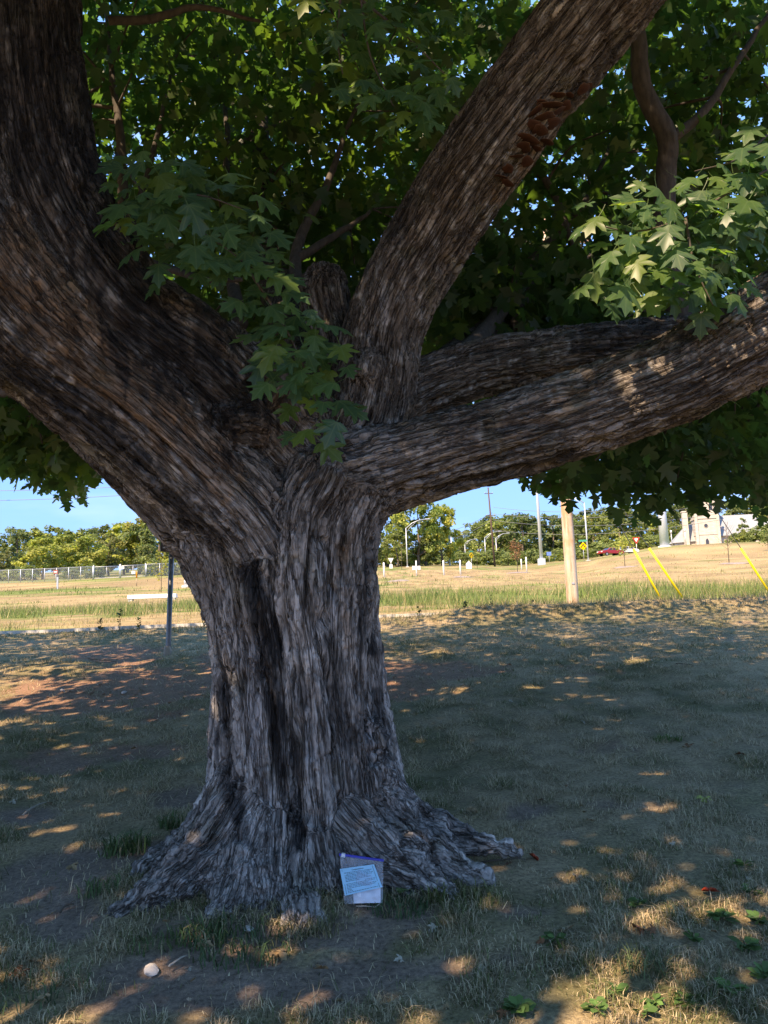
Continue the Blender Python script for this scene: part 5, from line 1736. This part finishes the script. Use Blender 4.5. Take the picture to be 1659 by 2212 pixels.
lamp(880, 150, 7.7, 4.0, 'tall street lamp with curved double arm before the yellow-green tree')
lamp(1050, 190, 6.9, 3.6, 'street lamp with curved arm beside the dark wooden pole')
lamp(1074, 215, 7.4, 3.2, 'street lamp with curved arm just past the dark wooden pole')
lamp(1006, 235, 6.2, 3.0, 'short distant street lamp with curved arm behind the yellow sign')
lamp(1271, 112, 8.6, -3.0, 'street lamp with arm reaching over the green street sign')

for px_, Y, h, lb in ((972, 175, 7.2, 'plain grey pole beside the yellow-green tree'), (977, 205, 7.4, 'slimmer grey pole just behind the plain one')):
    o = thing('steel_pole', lb, 'pole', G(px_, Y)); m = MB(); m.tube([(0, 0, -.2), (0, 0, h)], [.16, .11], 10); m.build('shaft', M_STEELB, o, True); m = MB(); m.tube([(0, 0, -.2), (0, 0, .25)], .24, 10); m.build('base', M_CONC, o, True)
o = thing('mast', 'tall tapered grey steel mast with boxed base before dark trees', 'mast', G(1170, 150)); m = MB(); m.tube([(0, 0, -.2), (-.0, 0, 14.5), (0, 0, 26)], [.36, .26, .16], 12); m.build('shaft', M_STEELB, o, True)
m = MB(); m.box(-.7, .7, -.5, .5, -.2, 1.2); m.build('base_box', M_STEELB, o, False, .05)
o = thing('steel_monopole', 'broad pale steel transmission monopole on the hill beside the church', 'monopole', G(1436, 128)); m = MB(); m.tube([(0, 0, -.3), (0, 0, 6), (0, 0, 26)], [.78, .68, .45], 20); m.build('shaft', M_STEELB, o, True)
m = MB(); m.tube([(0, 0, -.5), (0, 0, .12)], 1.05, 20); m.build('footing', M_CONC, o, True)
o = thing('wooden_power_pole', 'tall slim dark wooden power pole with small cross arms', 'power pole', G(1069, 165))
m = MB(); m.tube([(0, 0, -.2), (-.25, 0, 8), (-.55, 0, 17.2)], [.24, .2, .15], 10); m.build('pole', M_DPOLE, o, True)
for z in (11.0, 15.8):
    x_ = -.25 - (z - 8) * .03; m = MB(); m.box(x_ - .9, x_ + .9, -.07, .07, z, z + .14); ca = m.build('cross_arm', M_DPOLE, o)
    for q in (-.8, .8):
        m = MB(); m.tube([(x_ + q, 0, z + .14), (x_ + q, 0, z + .38)], [.06, .04], 6); m.build('insulator', M_STEEL, ca, True)

# ---- overhead wires
def wire(a, b, sag, label, grp, r_=.03):
    A, B = Vector(a), Vector(b); pts = []
    for k in range(13):
        u = k / 12; q = A.lerp(B, u); q.z -= sag * 4 * u * (1 - u); pts.append(q)
    m = MB(); m.tube(pts, r_, 5, False); tag(m.build('overhead_wire', M_WIRE, None, True), label, 'wire', grp)


wire(P(-60, 1060, 90), P(420, 1040, 90), .3, 'upper power line crossing the sky behind the leaning trunk', 'power lines beyond the long fence', .032)
wire(P(-60, 1082, 90), P(460, 1055, 95), .3, 'lower power line crossing the sky behind the leaning trunk', 'power lines beyond the long fence', .032)
for k, (ya, yb) in enumerate(((1096, 1074), (1110, 1086), (1124, 1108), (1145, 1122))):
    wire(P(1066, ya, 164), P(1560, yb, 120), 1.6, 'power line strung from the dark wooden pole towards the church', 'power lines beside the church', .035)
for k, (ya, yb) in enumerate(((1108, 1150), (1124, 1170))):
    wire(P(1063, ya, 165), P(930, yb, 300), 1.5, 'power line running from the dark wooden pole into the distance', 'power lines leaving the dark pole', .05)

# ---- signs
o = sign_post('road_sign', 1262, 108, 2.75, 'yellow diamond sign with split arrows under a green street sign', 'sign', .04)
D_ = .56
m = MB(); m.prism([(-D_, 2.3), (0, 2.3 - D_), (D_, 2.3), (0, 2.3 + D_)], -.07, -.05); fc_ = m.build('diamond', M_YSIGN, o)
for s in (1, -1):
    m = MB(); m.prism([(0, 2.62), (s * .06, 2.62), (s * .25, 2.28), (s * .33, 2.33), (s * .30, 2.06), (s * .08, 2.19), (s * .16, 2.23), (0, 2.45)][::s], -.076, -.071); m.build('arrow', M_BLACK, fc_)
m = MB(); m.box(-.62, .62, -.06, -.04, 2.95, 3.20); gs = m.build('street_sign', M_GSIGN, o)
m = MB(); m.box(-.05, .05, -.05, .0, 2.7, 3.0); m.build('bracket', M_STEEL, o)
o = sign_post('road_sign', 1019, 140, 2.3, 'small distant yellow diamond sign with green sign above', 'sign', .04, R(35))
m = MB(); m.prism([(-D_, 2.2), (0, 2.2 - D_), (D_, 2.2), (0, 2.2 + D_)], -.07, -.05); fc_ = m.build('diamond', M_YSIGN, o)
for s in (1, -1):
    m = MB(); m.prism([(0, 2.5), (s * .06, 2.5), (s * .25, 2.18), (s * .33, 2.23), (s * .30, 1.96), (s * .08, 2.09), (s * .16, 2.13), (0, 2.35)][::s], -.076, -.071); m.build('arrow', M_BLACK, fc_)
m = MB(); m.box(-.5, .5, -.06, -.04, 2.85, 3.05); m.build('street_sign', M_GSIGN, o)
o = sign_post('yield_sign', 1377, 92, 2.3, 'red and white triangular yield sign on the slope beside the yellow guards', 'sign', .035)
m = MB(); m.prism([(-.46, 2.5), (0, 1.7), (.46, 2.5)], -.07, -.05); ys_ = m.build('red_triangle', M_RSIGN, o)
m = MB(); m.prism([(-.24, 2.38), (0, 1.95), (.24, 2.38)], -.077, -.072); m.build('white_triangle', M_WHITE, ys_)
o = sign_post('yield_sign', 845, 112, 1.3, 'white back of a triangular sign with square plate below', 'sign', .03)
m = MB(); m.prism([(-.40, 1.75), (0, 1.0), (.40, 1.75)], -.07, -.05); m.build('triangle', M_WHITE, o)
m = MB(); m.box(-.22, .22, -.07, -.05, .25, .85); m.build('square_plate', M_WHITE, o)
o = sign_post('plate_sign', 900, 78, 1.55, 'white post with a wide rounded white plate', 'sign', .06, 0, M_WHITE)
m = MB(); m.box(-.42, .42, .07, .10, .62, 1.02); m.build('plate', M_WHITE, o, False, .02)
o = sign_post('pentagon_sign', 1013, 118, 1.2, 'white five-sided sign back before the small yellow sign', 'sign', .03)
m = MB(); m.prism([(-.45, 0.8), (-.42, -.0), (.42, -.0), (.45, .8), (0, 1.25)], -.07, -.05); m.build('plate', M_WHITE, o)
o = sign_post('blue_sign', 1326, 175, 2.4, 'small blue sign on thin post before the dark trees', 'sign', .05); m = MB(); m.box(-.5, .5, -.08, -.05, 1.7, 2.5); m.build('plate', simple('blue_paint', (.10, .22, .55), .5), o)
o.location = G(1187, 170)
for px_, Y, h in ((830, 76, 1.5), (959, 76, 1.5), (995, 76, 1.48), (1138, 88, 1.7), (1127, 105, 1.5)):
    o = thing('white_post', 'plain white post standing in a row along the meadow top', 'post', G(px_, Y), 0, 'white posts along the meadow top'); m = MB(); m.tube([(0, 0, -.2), (0, 0, h - .04), (0, 0, h)], [.085, .085, .05], 10); m.build('shaft', M_WHITE, o, True)
for px_, Y, h, lb in ((1452, 150, 2.6, 'slim grey bollard light beside the monopole'), (1482, 158, 2.9, 'slim grey bollard light nearest the church')):
    o = thing('bollard_light', lb, 'bollard light', G(px_, Y)); m = MB(); m.tube([(0, 0, -.2), (0, 0, h)], .09, 8); m.build('shaft', M_STEEL, o, True); m = MB(); m.tube([(0, 0, h), (0, 0, h + .5)], [.2, .16], 8); m.build('light_head', M_WHITE, o, True)

# ---- mulch rings and saplings
def mulch(px_, Y, r_):
    c_ = G(px_, Y); vs = [Vector((c_.x, c_.y, gz(c_.x, c_.y) + .12))]
    for ring in (.55, 1.0):
        for k in range(20):
            a = k / 20 * 6.283; x, y = c_.x + math.cos(a) * r_ * ring * random.uniform(.9, 1.1), c_.y + math.sin(a) * r_ * ring
            vs.append(Vector((x, y, gz(x, y) + (.10 if ring < 1 else .01))))
    m = MB(); m.add(vs, [(0, 1 + k, 1 + (k + 1) % 20) for k in range(20)] + [(1 + k, 21 + k, 21 + (k + 1) % 20, 1 + (k + 1) % 20) for k in range(20)])
    tag(m.build('mulch_ring', M_MULCH, None, True), 'low round bed of grey-brown mulch in the dry meadow', kind='structure')


mulch(860, 58, .95); mulch(1000, 66, .9)
FV = np.array([(-.5, -.5, 0), (.5, -.5, .08), (.5, .5, 0), (-.5, .5, .08)])
FL = np.array([(0, 0, 0), (.5, .35, .06), (0, 1, 0), (-.5, .35, .06)])


def far_leaf_mat(name):
    t = NT(name); c_ = t.attr('col'); oi = t.node('ShaderNodeObjectInfo')
    vary = t.ramp(oi.outputs['Random'], [(0, (.78, .82, .8)), (.5, (1, 1, 1)), (1, (1.28, 1.18, .95))])
    c_ = t.mix(1.0, c_, vary, 'MULTIPLY')
    sh = t.bsdf(c_, .75, 0, .2); tr = t.node('ShaderNodeBsdfTranslucent'); t.link(t.mix(1.0, c_, (1.5, 1.6, .9), 'MULTIPLY'), tr.inputs['Color'])
    mx = t.node('ShaderNodeMixShader'); mx.inputs[0].default_value = .42
    t.link(sh, mx.inputs[1]); t.link(tr.outputs[0], mx.inputs[2]); return t.surf(mx.outputs[0])


M_FLEAF = far_leaf_mat('far_leaves')
M_TRUNK = simple('tree_bark', (.16, .13, .105), .9, vary=.3, scale=5)


def crown_mesh(seed, H, W_, base, blobs, per, leaf, cols, shape='round'):
    """crown of leaf-sized faces gathered in many uneven clumps"""
    r = np.random.default_rng(seed); V_, C_ = [], []
    cen = []
    for k in range(blobs):
        u = r.random(); z = base + (H - base) * (.06 + .92 * u)
        prof = {'round': math.sin(math.pi * min(.97, .14 + .80 * u)) ** .65, 'cone': (1 - u) ** .8 + .06, 'low': math.sqrt(max(0, 1 - u * u)), 'column': math.sin(math.pi * (.1 + .85 * u)) ** .5}[shape]
        a, q = r.uniform(0, 6.283), math.sqrt(r.uniform(.10, 1.0)) * W_ * prof * r.uniform(.75, 1.12)
        br = r.uniform(.13, .26) * W_ * (1.0 if shape != 'column' else 1.5)
        c = np.array([math.cos(a) * q, math.sin(a) * q, z]); cen.append(c)
        d = unit(r.normal(size=(per, 3))) * (r.uniform(.35, 1.05, (per, 1))) * np.array([br, br, br * .75])
        V_.append(c + d); tone = np.array(cols[r.integers(len(cols))]) * r.uniform(.8, 1.2)
        C_.append(tone * r.uniform(.65, 1.35, (per, 1)))
    P_, C_ = np.vstack(V_), np.vstack(C_); n = len(P_)
    out = unit(P_ - np.array([0, 0, (H + base) / 2])); nrm = unit(out * .6 + np.array([0, 0, .5]) + r.normal(size=(n, 3)) * .38)
    tip = r.normal(size=(n, 3)) + np.array([0, 0, -.4])
    v, f = place_leaves(FL, np.array([(0, 1, 2), (0, 2, 3)]), P_, tip, nrm, r.uniform(.6, 1.4, n) * leaf)
    me = mesh_np('crown', v, f, np.full(len(f), 3)); set_col(me, 'col', np.repeat(C_, 4, 0)); me.materials.append(M_FLEAF)
    return me, cen


def trunk_mesh(seed, H, r0, cen, n=7):
    random.seed(seed); m = MB(); pts = [(0, 0, -.4)]; k_ = 6
    lx = ly = 0
    for k in range(1, k_ + 1):
        lx += random.uniform(-.02, .02) * H; ly += random.uniform(-.02, .02) * H; pts.append((lx, ly, H * .82 * k / k_))
    m.tube(pts, [r0 * (1.15 - k / k_ * .95) for k in range(k_ + 1)], 8)
    for c in random.sample(cen, min(n, len(cen))):
        i = max(1, min(k_ - 1, int((c[2] - .25 * H) / (H * .82) * k_))); a = Vector(pts[i])
        md = a.lerp(Vector(c), .5) + Vector((0, 0, .03 * H)); m.tube([a, md, c], [r0 * .38, r0 * .24, r0 * .08], 5)
    me = bpy.data.meshes.new('trunk'); me.from_pydata(m.v, [], m.f); me.materials.append(M_TRUNK)
    for p in me.polygons: p.use_smooth = True
    return me


YG = [(.28, .31, .09), (.34, .35, .11), (.21, .26, .08)]; DG = [(.13, .17, .08), (.155, .195, .085), (.18, .22, .09)]; MG = [(.18, .22, .085), (.22, .26, .09), (.15, .19, .075)]; OL = [(.23, .24, .11), (.26, .265, .12), (.20, .21, .10)]
KINDS_T = {}
for nm, (H, W_, base, bl, per, lf, cols, shp) in {
        'broad': (12, 5.2, 1.2, 64, 62, .50, MG, 'round'), 'dark': (12, 4.8, .8, 64, 62, .46, DG, 'round'), 'yellow': (11, 5.0, .6, 62, 62, .52, YG, 'round'), 'olive': (11, 4.4, .8, 56, 60, .46, OL, 'round'),
        'cedar': (9, 3.0, .3, 60, 50, .36, DG, 'cone'), 'bush': (4, 3.6, .0, 40, 55, .36, MG, 'low'), 'cypress': (5, 1.0, .1, 26, 60, .26, DG, 'column'), 'tallyellow': (16, 6.6, 1.0, 92, 66, .52, YG + [(.10, .15, .035)], 'round')}.items():
    sd = sum(map(ord, nm))
    cm, cen = crown_mesh(sd, H, W_, base, bl, per, lf, cols, shp)
    KINDS_T[nm] = (cm, trunk_mesh(sd, H, H * .022, cen))


def tree(kind, px_, Y, hpx, label, group=None, wide=1.0, name=None, cat='tree'):
    """tree whose crown top stands hpx frame pixels above its foot"""
    H = {'broad': 12, 'dark': 12, 'yellow': 11, 'olive': 11, 'cedar': 9, 'bush': 4, 'cypress': 5, 'tallyellow': 16}[kind]
    s_ = hpx * (1.1 if kind != 'bush' else 1) * Y / F_PX / (H * 1.02)
    o = thing(name or {'bush': 'shrub', 'cypress': 'cypress_shrub', 'cedar': 'cedar_tree'}.get(kind, 'leafy_tree'), label, cat, G(px_, Y), random.uniform(0, 6.28), group)
    o.scale = (s_ * wide, s_ * wide, s_)
    link('crown', KINDS_T[kind][0], None, o); link('trunk', KINDS_T[kind][1], None, o)
    return o


random.seed(3)
MARKS_L = [(-80, 'past the end of the fence'), (40, 'behind the long fence run'), (124, 'behind the grey marker post'), (205, 'behind the gate hinge post'), (262, 'behind the double gate'), (325, 'behind the slab bench'), (400, 'behind the lamp column')]
MARKS_R = [(845, 'behind the triangular sign back'), (900, 'behind the wide white plate'), (960, 'beside the plain grey pole'), (1013, 'behind the five-sided sign'), (1066, 'behind the dark wooden pole'), (1118, 'behind the withered sapling'), (1170, 'behind the steel mast'), (1238, 'behind the utility pole'), (1264, 'behind the diamond sign'), (1319, 'behind the red car'), (1377, 'behind the yield sign'), (1436, 'behind the monopole'),
           (1485, 'beside the church chimney'), (1600, 'behind the church roof'), (1700, 'past the end of the church')]


def mark(px_, marks):
    return min(marks, key=lambda q: abs(q[0] - px_))[1]


gL = 'trees behind the chain-link fence'
for kind, a, Y, h, w in (('broad', -40, 150, 95, 1.1), ('dark', 30, 158, 100, 1.0), ('olive', 0, 135, 66, 1.2), ('yellow', 92, 128, 82, 1.25), ('yellow', 140, 136, 84, 1.1), ('broad', 60, 178, 98, 1.2), ('broad', 165, 172, 92, 1.2), ('yellow', 188, 132, 80, 1.1), ('olive', 235, 140, 86, 1.1), ('dark', 215, 180, 96, 1.2),
                          ('yellow', 268, 150, 98, 1.2), ('dark', 275, 185, 100, 1.3), ('olive', 300, 150, 112, 1.1), ('dark', 340, 140, 148, 1.0), ('broad', 390, 150, 140, 1.1), ('broad', 440, 160, 130, 1.2), ('dark', 120, 195, 96, 1.3), ('broad', -110, 160, 90, 1.3)):
    lb = {'broad': 'rounded mid-green tree ', 'dark': 'dark green tree ', 'olive': 'olive-brown leafy tree ', 'yellow': 'yellow-green broad tree '}[kind] + mark(a, MARKS_L)
    tree(kind, a, Y, h, lb, gL, w)
tree('cedar', 318, 128, 92, 'pointed dark cedar behind the chain-link gate')
for a in (-30, 15, 60, 150, 200, 330, 370, 420):
    tree('bush', a, 122, random.uniform(24, 36), 'low scrub bush on the fence line ' + mark(a, MARKS_L), 'scrub along the fence', 1.2, 'shrub', 'shrub')
gC = 'trees beyond the junction'
tree('tallyellow', 905, 168, 142, 'tall yellow-green tree rising behind the curved street lamp', None, .95)
tree('tallyellow', 838, 175, 128, 'big yellow-green tree pressed against the side of the trunk', None, .9)
tree('yellow', 955, 172, 118, 'slim yellow-green tree with an open ragged top', None, .8)
for kind, a, Y, h, w in (('dark', 860, 165, 70, 1.3), ('dark', 920, 170, 62, 1.4), ('dark', 815, 170, 66, 1.2), ('dark', 968, 230, 70, 1.0), ('olive', 1000, 260, 66, 1.2), ('dark', 1035, 250, 84, 1.2), ('broad', 1080, 240, 92, 1.2), ('dark', 1128, 232, 100, 1.2), ('broad', 1160, 250, 88, 1.2), ('broad', 1110, 260, 98, 1.1), ('dark', 1195, 240, 92, 1.2), ('broad', 1228, 250, 84, 1.1),
                         ('dark', 1250, 230, 80, 1.1), ('olive', 1280, 240, 84, 1.0), ('dark', 1312, 225, 88, 1.2), ('dark', 1345, 215, 92, 1.2), ('broad', 1372, 222, 84, 1.1), ('dark', 1400, 235, 72, 1.1), ('yellow', 1422, 205, 44, 1.3), ('broad', 1455, 230, 66, 1.1), ('dark', 1478, 225, 86, 1.1), ('dark', 1505, 235, 96, 1.1), ('broad', 1462, 200, 42, 1.2),
                         ('dark', 1585, 260, 84, 1.2), ('broad', 1625, 260, 86, 1.3), ('dark', 1660, 255, 92, 1.2), ('broad', 1700, 240, 90, 1.3), ('dark', 1760, 230, 90, 1.3), ('dark', 1065, 290, 90, 1.4), ('dark', 1270, 290, 92, 1.4)):
    lb = {'dark': 'dark green tree in the belt ', 'broad': 'mid-green rounded tree in the belt ', 'olive': 'greyish olive tree in the belt ', 'yellow': 'bright yellow-green low tree '}[kind] + mark(a, MARKS_R)
    tree(kind, a, Y, h, lb, None if kind == 'yellow' else gC, w)
for a in range(800, 1440, 27):
    tree('bush', a + random.uniform(-8, 8), random.uniform(180, 215), random.uniform(22, 34), 'dark undergrowth bush at the foot of the trees ' + mark(a, MARKS_R), 'undergrowth below the tree belt', 1.5, 'shrub', 'shrub')
for a, Y, h in ((1610, 150, 26), (1640, 146, 34), (1672, 148, 40), (1590, 160, 22)):
    tree('bush', a, Y, h, 'rounded green shrub in the hedge beside the church', 'hedge shrubs by the church', 1.1, 'shrub', 'shrub')
tree('cypress', 1608, 150, 50, 'narrow dark upright cypress before the church roof')


def sapling(px_, Y, hpx, label, cols, n_leaf, leaf, wide=.22, bare=False):
    H = hpx * Y / F_PX; o = thing('sapling', label, 'sapling', G(px_, Y)); r = random.Random(px_)
    m = MB(); m.tube([(0, 0, -.1), (.01 * H, 0, .5 * H), (0, 0, H)], [.035, .028, .008], 6)
    tips = []
    for k in range(16 if bare else 10):
        z = H * r.uniform(.28, .9); a = r.uniform(0, 6.28); L = H * wide * r.uniform(.6, 1.2) * (1.25 - z / H)
        q1 = Vector((math.cos(a) * L * .5, math.sin(a) * L * .5, z + L * .45)); q2 = Vector((math.cos(a) * L, math.sin(a) * L, z + L * 1.1))
        m.tube([(0, 0, z), q1, q2], [.016, .012, .006], 4); tips += [q1, q2, q1.lerp(q2, .5)]
    m.build('trunk', simple('sapling_bark', (.17, .13, .10), .9) if 'sapling_bark' not in bpy.data.materials else bpy.data.materials['sapling_bark'], o, True)
    if n_leaf:
        base_ = np.array([tuple(r.choice(tips)) for _ in range(n_leaf)]); pos = base_ + RNG.normal(size=(n_leaf, 3)) * .10 * H * wide * 2
        v, f = place_leaves(FL, np.array([(0, 1, 2), (0, 2, 3)]), pos, RNG.normal(size=(n_leaf, 3)), RNG.normal(size=(n_leaf, 3)) + np.array([0, -.4, .8]), RNG.uniform(.6, 1.4, n_leaf) * leaf)
        me = mesh_np('crown', v, f, np.full(len(f), 3)); cc_ = np.array([cols[r.randrange(len(cols))] for _ in range(n_leaf)]) * RNG.uniform(.7, 1.3, (n_leaf, 1)); set_col(me, 'col', np.repeat(cc_, 4, 0))
        link('crown', me, M_FLEAF, o)


sapling(1575, 62, 92, 'bare leafless sapling on the slope below the church', [], 0, 0, .34, True); mulch(1583, 61, 1.2)
sapling(1350, 70, 62, 'small leafy green sapling beside the pair of yellow guards', YG, 300, .16, .42); mulch(1349, 69.4, 1.1)
sapling(1118, 84, 66, 'reddish-brown withered sapling beside the steel mast', [(.30, .15, .09), (.24, .14, .08)], 380, .16, .26); mulch(1118, 83, 1.3)
sapling(348, 64, 86, 'spindly yellow-leaved sapling behind the steel post', [(.38, .33, .08), (.30, .32, .08)], 150, .17, .24)
sapling(1031, 120, 58, 'thin pale green sapling beside the small yellow sign', YG, 170, .22, .16)
sapling(868, 110, 62, 'thin withered sapling beside the tall street lamp', [(.28, .24, .12), (.15, .18, .06)], 120, .2, .12)
sapling(1660, 90, 40, 'small green sapling at the far end of the slope', MG, 200, .2, .4)

# ---- two parked cars behind the rise
M_TYRE = simple('tyre_rubber', (.02, .02, .02), .9); M_GLASS = simple('car_glass', (.03, .04, .05), .1, 0, .6, vary=.1); M_RIM = simple('wheel_rim', (.5, .5, .52), .35, .8)


def car(px_, Y, rz, mat, label, dz=0.0):
    o = thing('parked_car', label, 'car', G(px_, Y), rz, 'cars parked behind the rise')
    side = [(-2.2, .45), (-2.25, .75), (-2.0, .95), (-1.1, 1.02), (-.55, 1.42), (.75, 1.45), (1.45, 1.05), (2.1, .95), (2.25, .7), (2.2, .4)]
    m = MB(); m.prism(side, -.85, .85); m.build('body', mat, o, False, .06)
    for s in (-1, 1):
        m = MB(); m.prism([(-.95, 1.03), (-.5, 1.36), (.1, 1.38), (.1, 1.03)], s * .852 - .006, s * .852 + .006); m.build('side_window', M_GLASS, o)
        m = MB(); m.prism([(.18, 1.03), (.18, 1.38), (.7, 1.38), (1.25, 1.06)], s * .852 - .006, s * .852 + .006); m.build('side_window', M_GLASS, o)
        for x in (-1.35, 1.35):
            m = MB(); m.tube([(x, s * .72, .33), (x, s * .89, .33)], .33, 18); w_ = m.build('wheel', M_TYRE, o, False)
            m = MB(); m.tube([(x, s * .885, .33), (x, s * .90, .33)], .2, 14); m.build('rim', M_RIM, w_)
        m = MB(); m.box(-2.27, -2.2, s * .6 - .18, s * .6 + .18, .68, .84); m.build('headlight', M_WHITE, o, False, .02)
        m = MB(); m.box(2.2, 2.27, s * .62 - .15, s * .62 + .15, .72, .88); m.build('tail_light', M_RSIGN, o, False, .02)
    for (a, b) in (((-1.08, 1.05), (-.57, 1.40)), ((.77, 1.43), (1.43, 1.08))):
        m = MB(); m.add([(a[0], -.72, a[1] + .012), (a[0], .72, a[1] + .012), (b[0], .66, b[1] + .012), (b[0], -.66, b[1] + .012)], [(0, 1, 2, 3)]); m.build('windscreen', M_GLASS, o)
    return o


M_CARR = simple('red_car_paint', (.42, .03, .035), .25, .2, .6, vary=.06); M_CARW = simple('white_car_paint', (.72, .73, .74), .25, .1, .6, vary=.04)
car(1319, 136, R(20), M_CARR, 'red parked car half hidden behind the grassy rise')
car(1352, 138, R(14), M_CARW, 'white parked car behind the rise beside the red one')

# ---- stone church on the hill
t = NT('church_stone')
br = t.node('ShaderNodeTexBrick', Scale=1.0); br.inputs['Color1'].default_value = (.60, .55, .49, 1); br.inputs['Color2'].default_value = (.52, .46, .40, 1); br.inputs['Mortar'].default_value = (.46, .42, .37, 1)
br.inputs['Mortar Size'].default_value = .02; br.inputs['Brick Width'].default_value = .7; br.inputs['Row Height'].default_value = .35
tc = t.node('ShaderNodeTexCoord'); mp = t.node('ShaderNodeMapping'); mp.inputs['Rotation'].default_value = (R(90), 0, 0); t.link(tc.outputs['Object'], mp.inputs['Vector']); t.link(mp.outputs['Vector'], br.inputs['Vector'])
n_ = t.noise(.8, 4, .6)
M_CHURCH = t.surf(t.bsdf(t.mix(.4, br.outputs['Color'], t.ramp(n_, [(.3, (.8, .76, .7)), (.7, (1.15, 1.12, 1.08))]), 'MULTIPLY'), .9, 0, .2))
M_SLATE = simple('slate_roof', (.27, .29, .30), .75, vary=.15, scale=3, stretch=(1, 1, 3)); M_PANE = simple('dark_pane', (.05, .055, .07), .25, spec=.5, vary=.2); M_TRIMB = simple('gutter', (.16, .15, .15), .6)
CY_ = 176.0
cb = G(1560, CY_)
k_ = CY_ / F_PX
ch = thing('church', 'pale stone church with crenellated tower, slate roof and slim chimney', 'church', cb, R(-8))


def arch(x, z, w, h, y, nm='window', parent=ch):
    m = MB(); pts = [(x - w / 2, z), (x + w / 2, z), (x + w / 2, z + h * .65), (x + w * .22, z + h * .9), (x, z + h), (x - w * .22, z + h * .9), (x - w / 2, z + h * .65)]
    m.prism([(a * 1 + (a - x) * .35, b + (b - z) * .06 - .06) for a, b in pts], y - .05, y + .05); f_ = m.build(nm, M_CHURCH, parent)
    m = MB(); m.prism(pts, y - .09, y - .055); m.build('pane', M_PANE, f_)


# tower: local x right, y away
m = MB(); m.box(-5.6, -.9, -1.5, 3.2, -2.5, 7.0); tw = m.build('tower', M_CHURCH, ch)
m = MB(); m.box(-5.75, -.75, -1.65, 3.35, 5.9, 6.15); m.build('string_course', M_CHURCH, tw)
m = MB(); m.box(-5.7, -.8, -1.6, 3.3, 2.2, 2.4); m.build('string_course', M_CHURCH, tw)
for k in range(5):
    m = MB(); m.box(-5.6 + k * 1.0, -5.0 + k * 1.0, -1.5, -1.1, 7.0, 7.7); m.build('merlon', M_CHURCH, tw)
for x in (-5.7, -.95):
    m = MB(); m.box(x - .25, x + .35, -1.75, -1.2, -2.5, 7.0); m.box(x - .15, x + .25, -1.7, -1.3, 7.0, 8.2); m.build('buttress', M_CHURCH, tw)
m = MB(); m.box(-3.2, -.6, -.2, 2.4, 7.0, 11.2); bt = m.build('belfry', M_CHURCH, ch)
m = MB(); m.box(-3.35, -.45, -.35, 2.55, 10.9, 11.2); m.build('cornice', M_CHURCH, bt)
for k in range(3):
    m = MB(); m.box(-3.2 + k * 1.0, -2.6 + k * 1.0, -.2, .2, 11.2, 11.8); m.build('merlon', M_CHURCH, bt)
arch(-1.9, 7.9, .8, 2.0, -.22, 'belfry_window')
m = MB(); m.tube([(-3.6, -1.52, 4.3), (-3.6, -1.60, 4.3)], .52, 18); rw = m.build('round_window', M_CHURCH, ch); m = MB(); m.tube([(-3.6, -1.60, 4.3), (-3.6, -1.64, 4.3)], .40, 18); m.build('pane', M_PANE, rw)
arch(-3.6, -.3, .7, 1.7, -1.55)
# nave
m = MB(); m.box(-.9, 8.4, 0.0, 8.0, -2.5, 2.1); m.build('nave_wall', M_CHURCH, ch)
m = MB(); m.add([(-.9, -.4, 1.95), (8.9, -.4, 1.95), (8.9, 4.0, 7.0), (-.9, 4.0, 7.0), (8.9, 8.4, 1.95), (-.9, 8.4, 1.95), (-.9, -.4, 1.75), (8.9, -.4, 1.75), (8.9, 8.4, 1.75), (-.9, 8.4, 1.75)], [(0, 1, 2, 3), (3, 2, 4, 5), (6, 7, 1, 0), (8, 9, 5, 4), (1, 7, 8, 4, 2), (0, 3, 5, 9, 6), (6, 9, 8, 7)]); rf = m.build('roof', M_SLATE, ch)
m = MB(); m.box(-.9, 8.9, -.52, -.40, 1.72, 1.9); m.build('gutter', M_TRIMB, rf)
m = MB(); m.prism([(0, 1.8), (8, 1.8), (4, 6.8)], 0, .3, Matrix.Translation((8.95, 0, 0)) @ Matrix.Rotation(R(90), 4, 'Z')); m.build('gable_wall', M_CHURCH, ch)
for x in (1.1, 3.0, 4.9): arch(x, -.9, .55, 1.9, -.02)
m = MB(); m.box(6.4, 6.9, -.06, .02, .6, 1.3); w_ = m.build('window', M_CHURCH, ch); m = MB(); m.box(6.5, 6.8, -.085, -.065, .7, 1.2); m.build('pane', M_PANE, w_)
# side wing and chimney
m = MB(); m.box(-10.2, -5.6, 1.0, 6.0, -2.5, .9); m.build('wing_wall', M_CHURCH, ch)
m = MB(); m.add([(-10.6, .6, .8), (-5.6, .6, 1.0), (-5.6, 3.5, 5.4), (-7.0, 3.5, 4.9), (-10.6, 6.4, .8), (-5.6, 6.4, 1.0)], [(0, 1, 2, 3), (3, 2, 5, 4), (0, 3, 4), (0, 4, 5, 1)]); m.build('wing_roof', M_SLATE, ch)
m = MB(); m.box(-8.1, -7.0, .2, 1.3, -2.5, 7.8); chm = m.build('chimney', M_CHURCH, ch); m = MB(); m.box(-8.2, -6.9, .1, 1.4, 7.8, 8.1); m.build('cap', M_CHURCH, chm)
for x in (-9.3, -6.6): arch(x, -1.0, .5, 1.5, .98)
# annex to the right
m = MB(); m.box(10.5, 16, 2.0, 8.0, -2.5, 2.6); m.build('annex_wall', M_CHURCH, ch)
m = MB(); m.add([(10.2, 1.7, 2.5), (16.3, 1.7, 2.5), (16.3, 5, 5.2), (10.2, 5, 5.2), (16.3, 8.3, 2.5), (10.2, 8.3, 2.5)], [(0, 1, 2, 3), (3, 2, 4, 5), (1, 4, 2), (0, 3, 5)]); m.build('annex_roof', M_SLATE, ch)
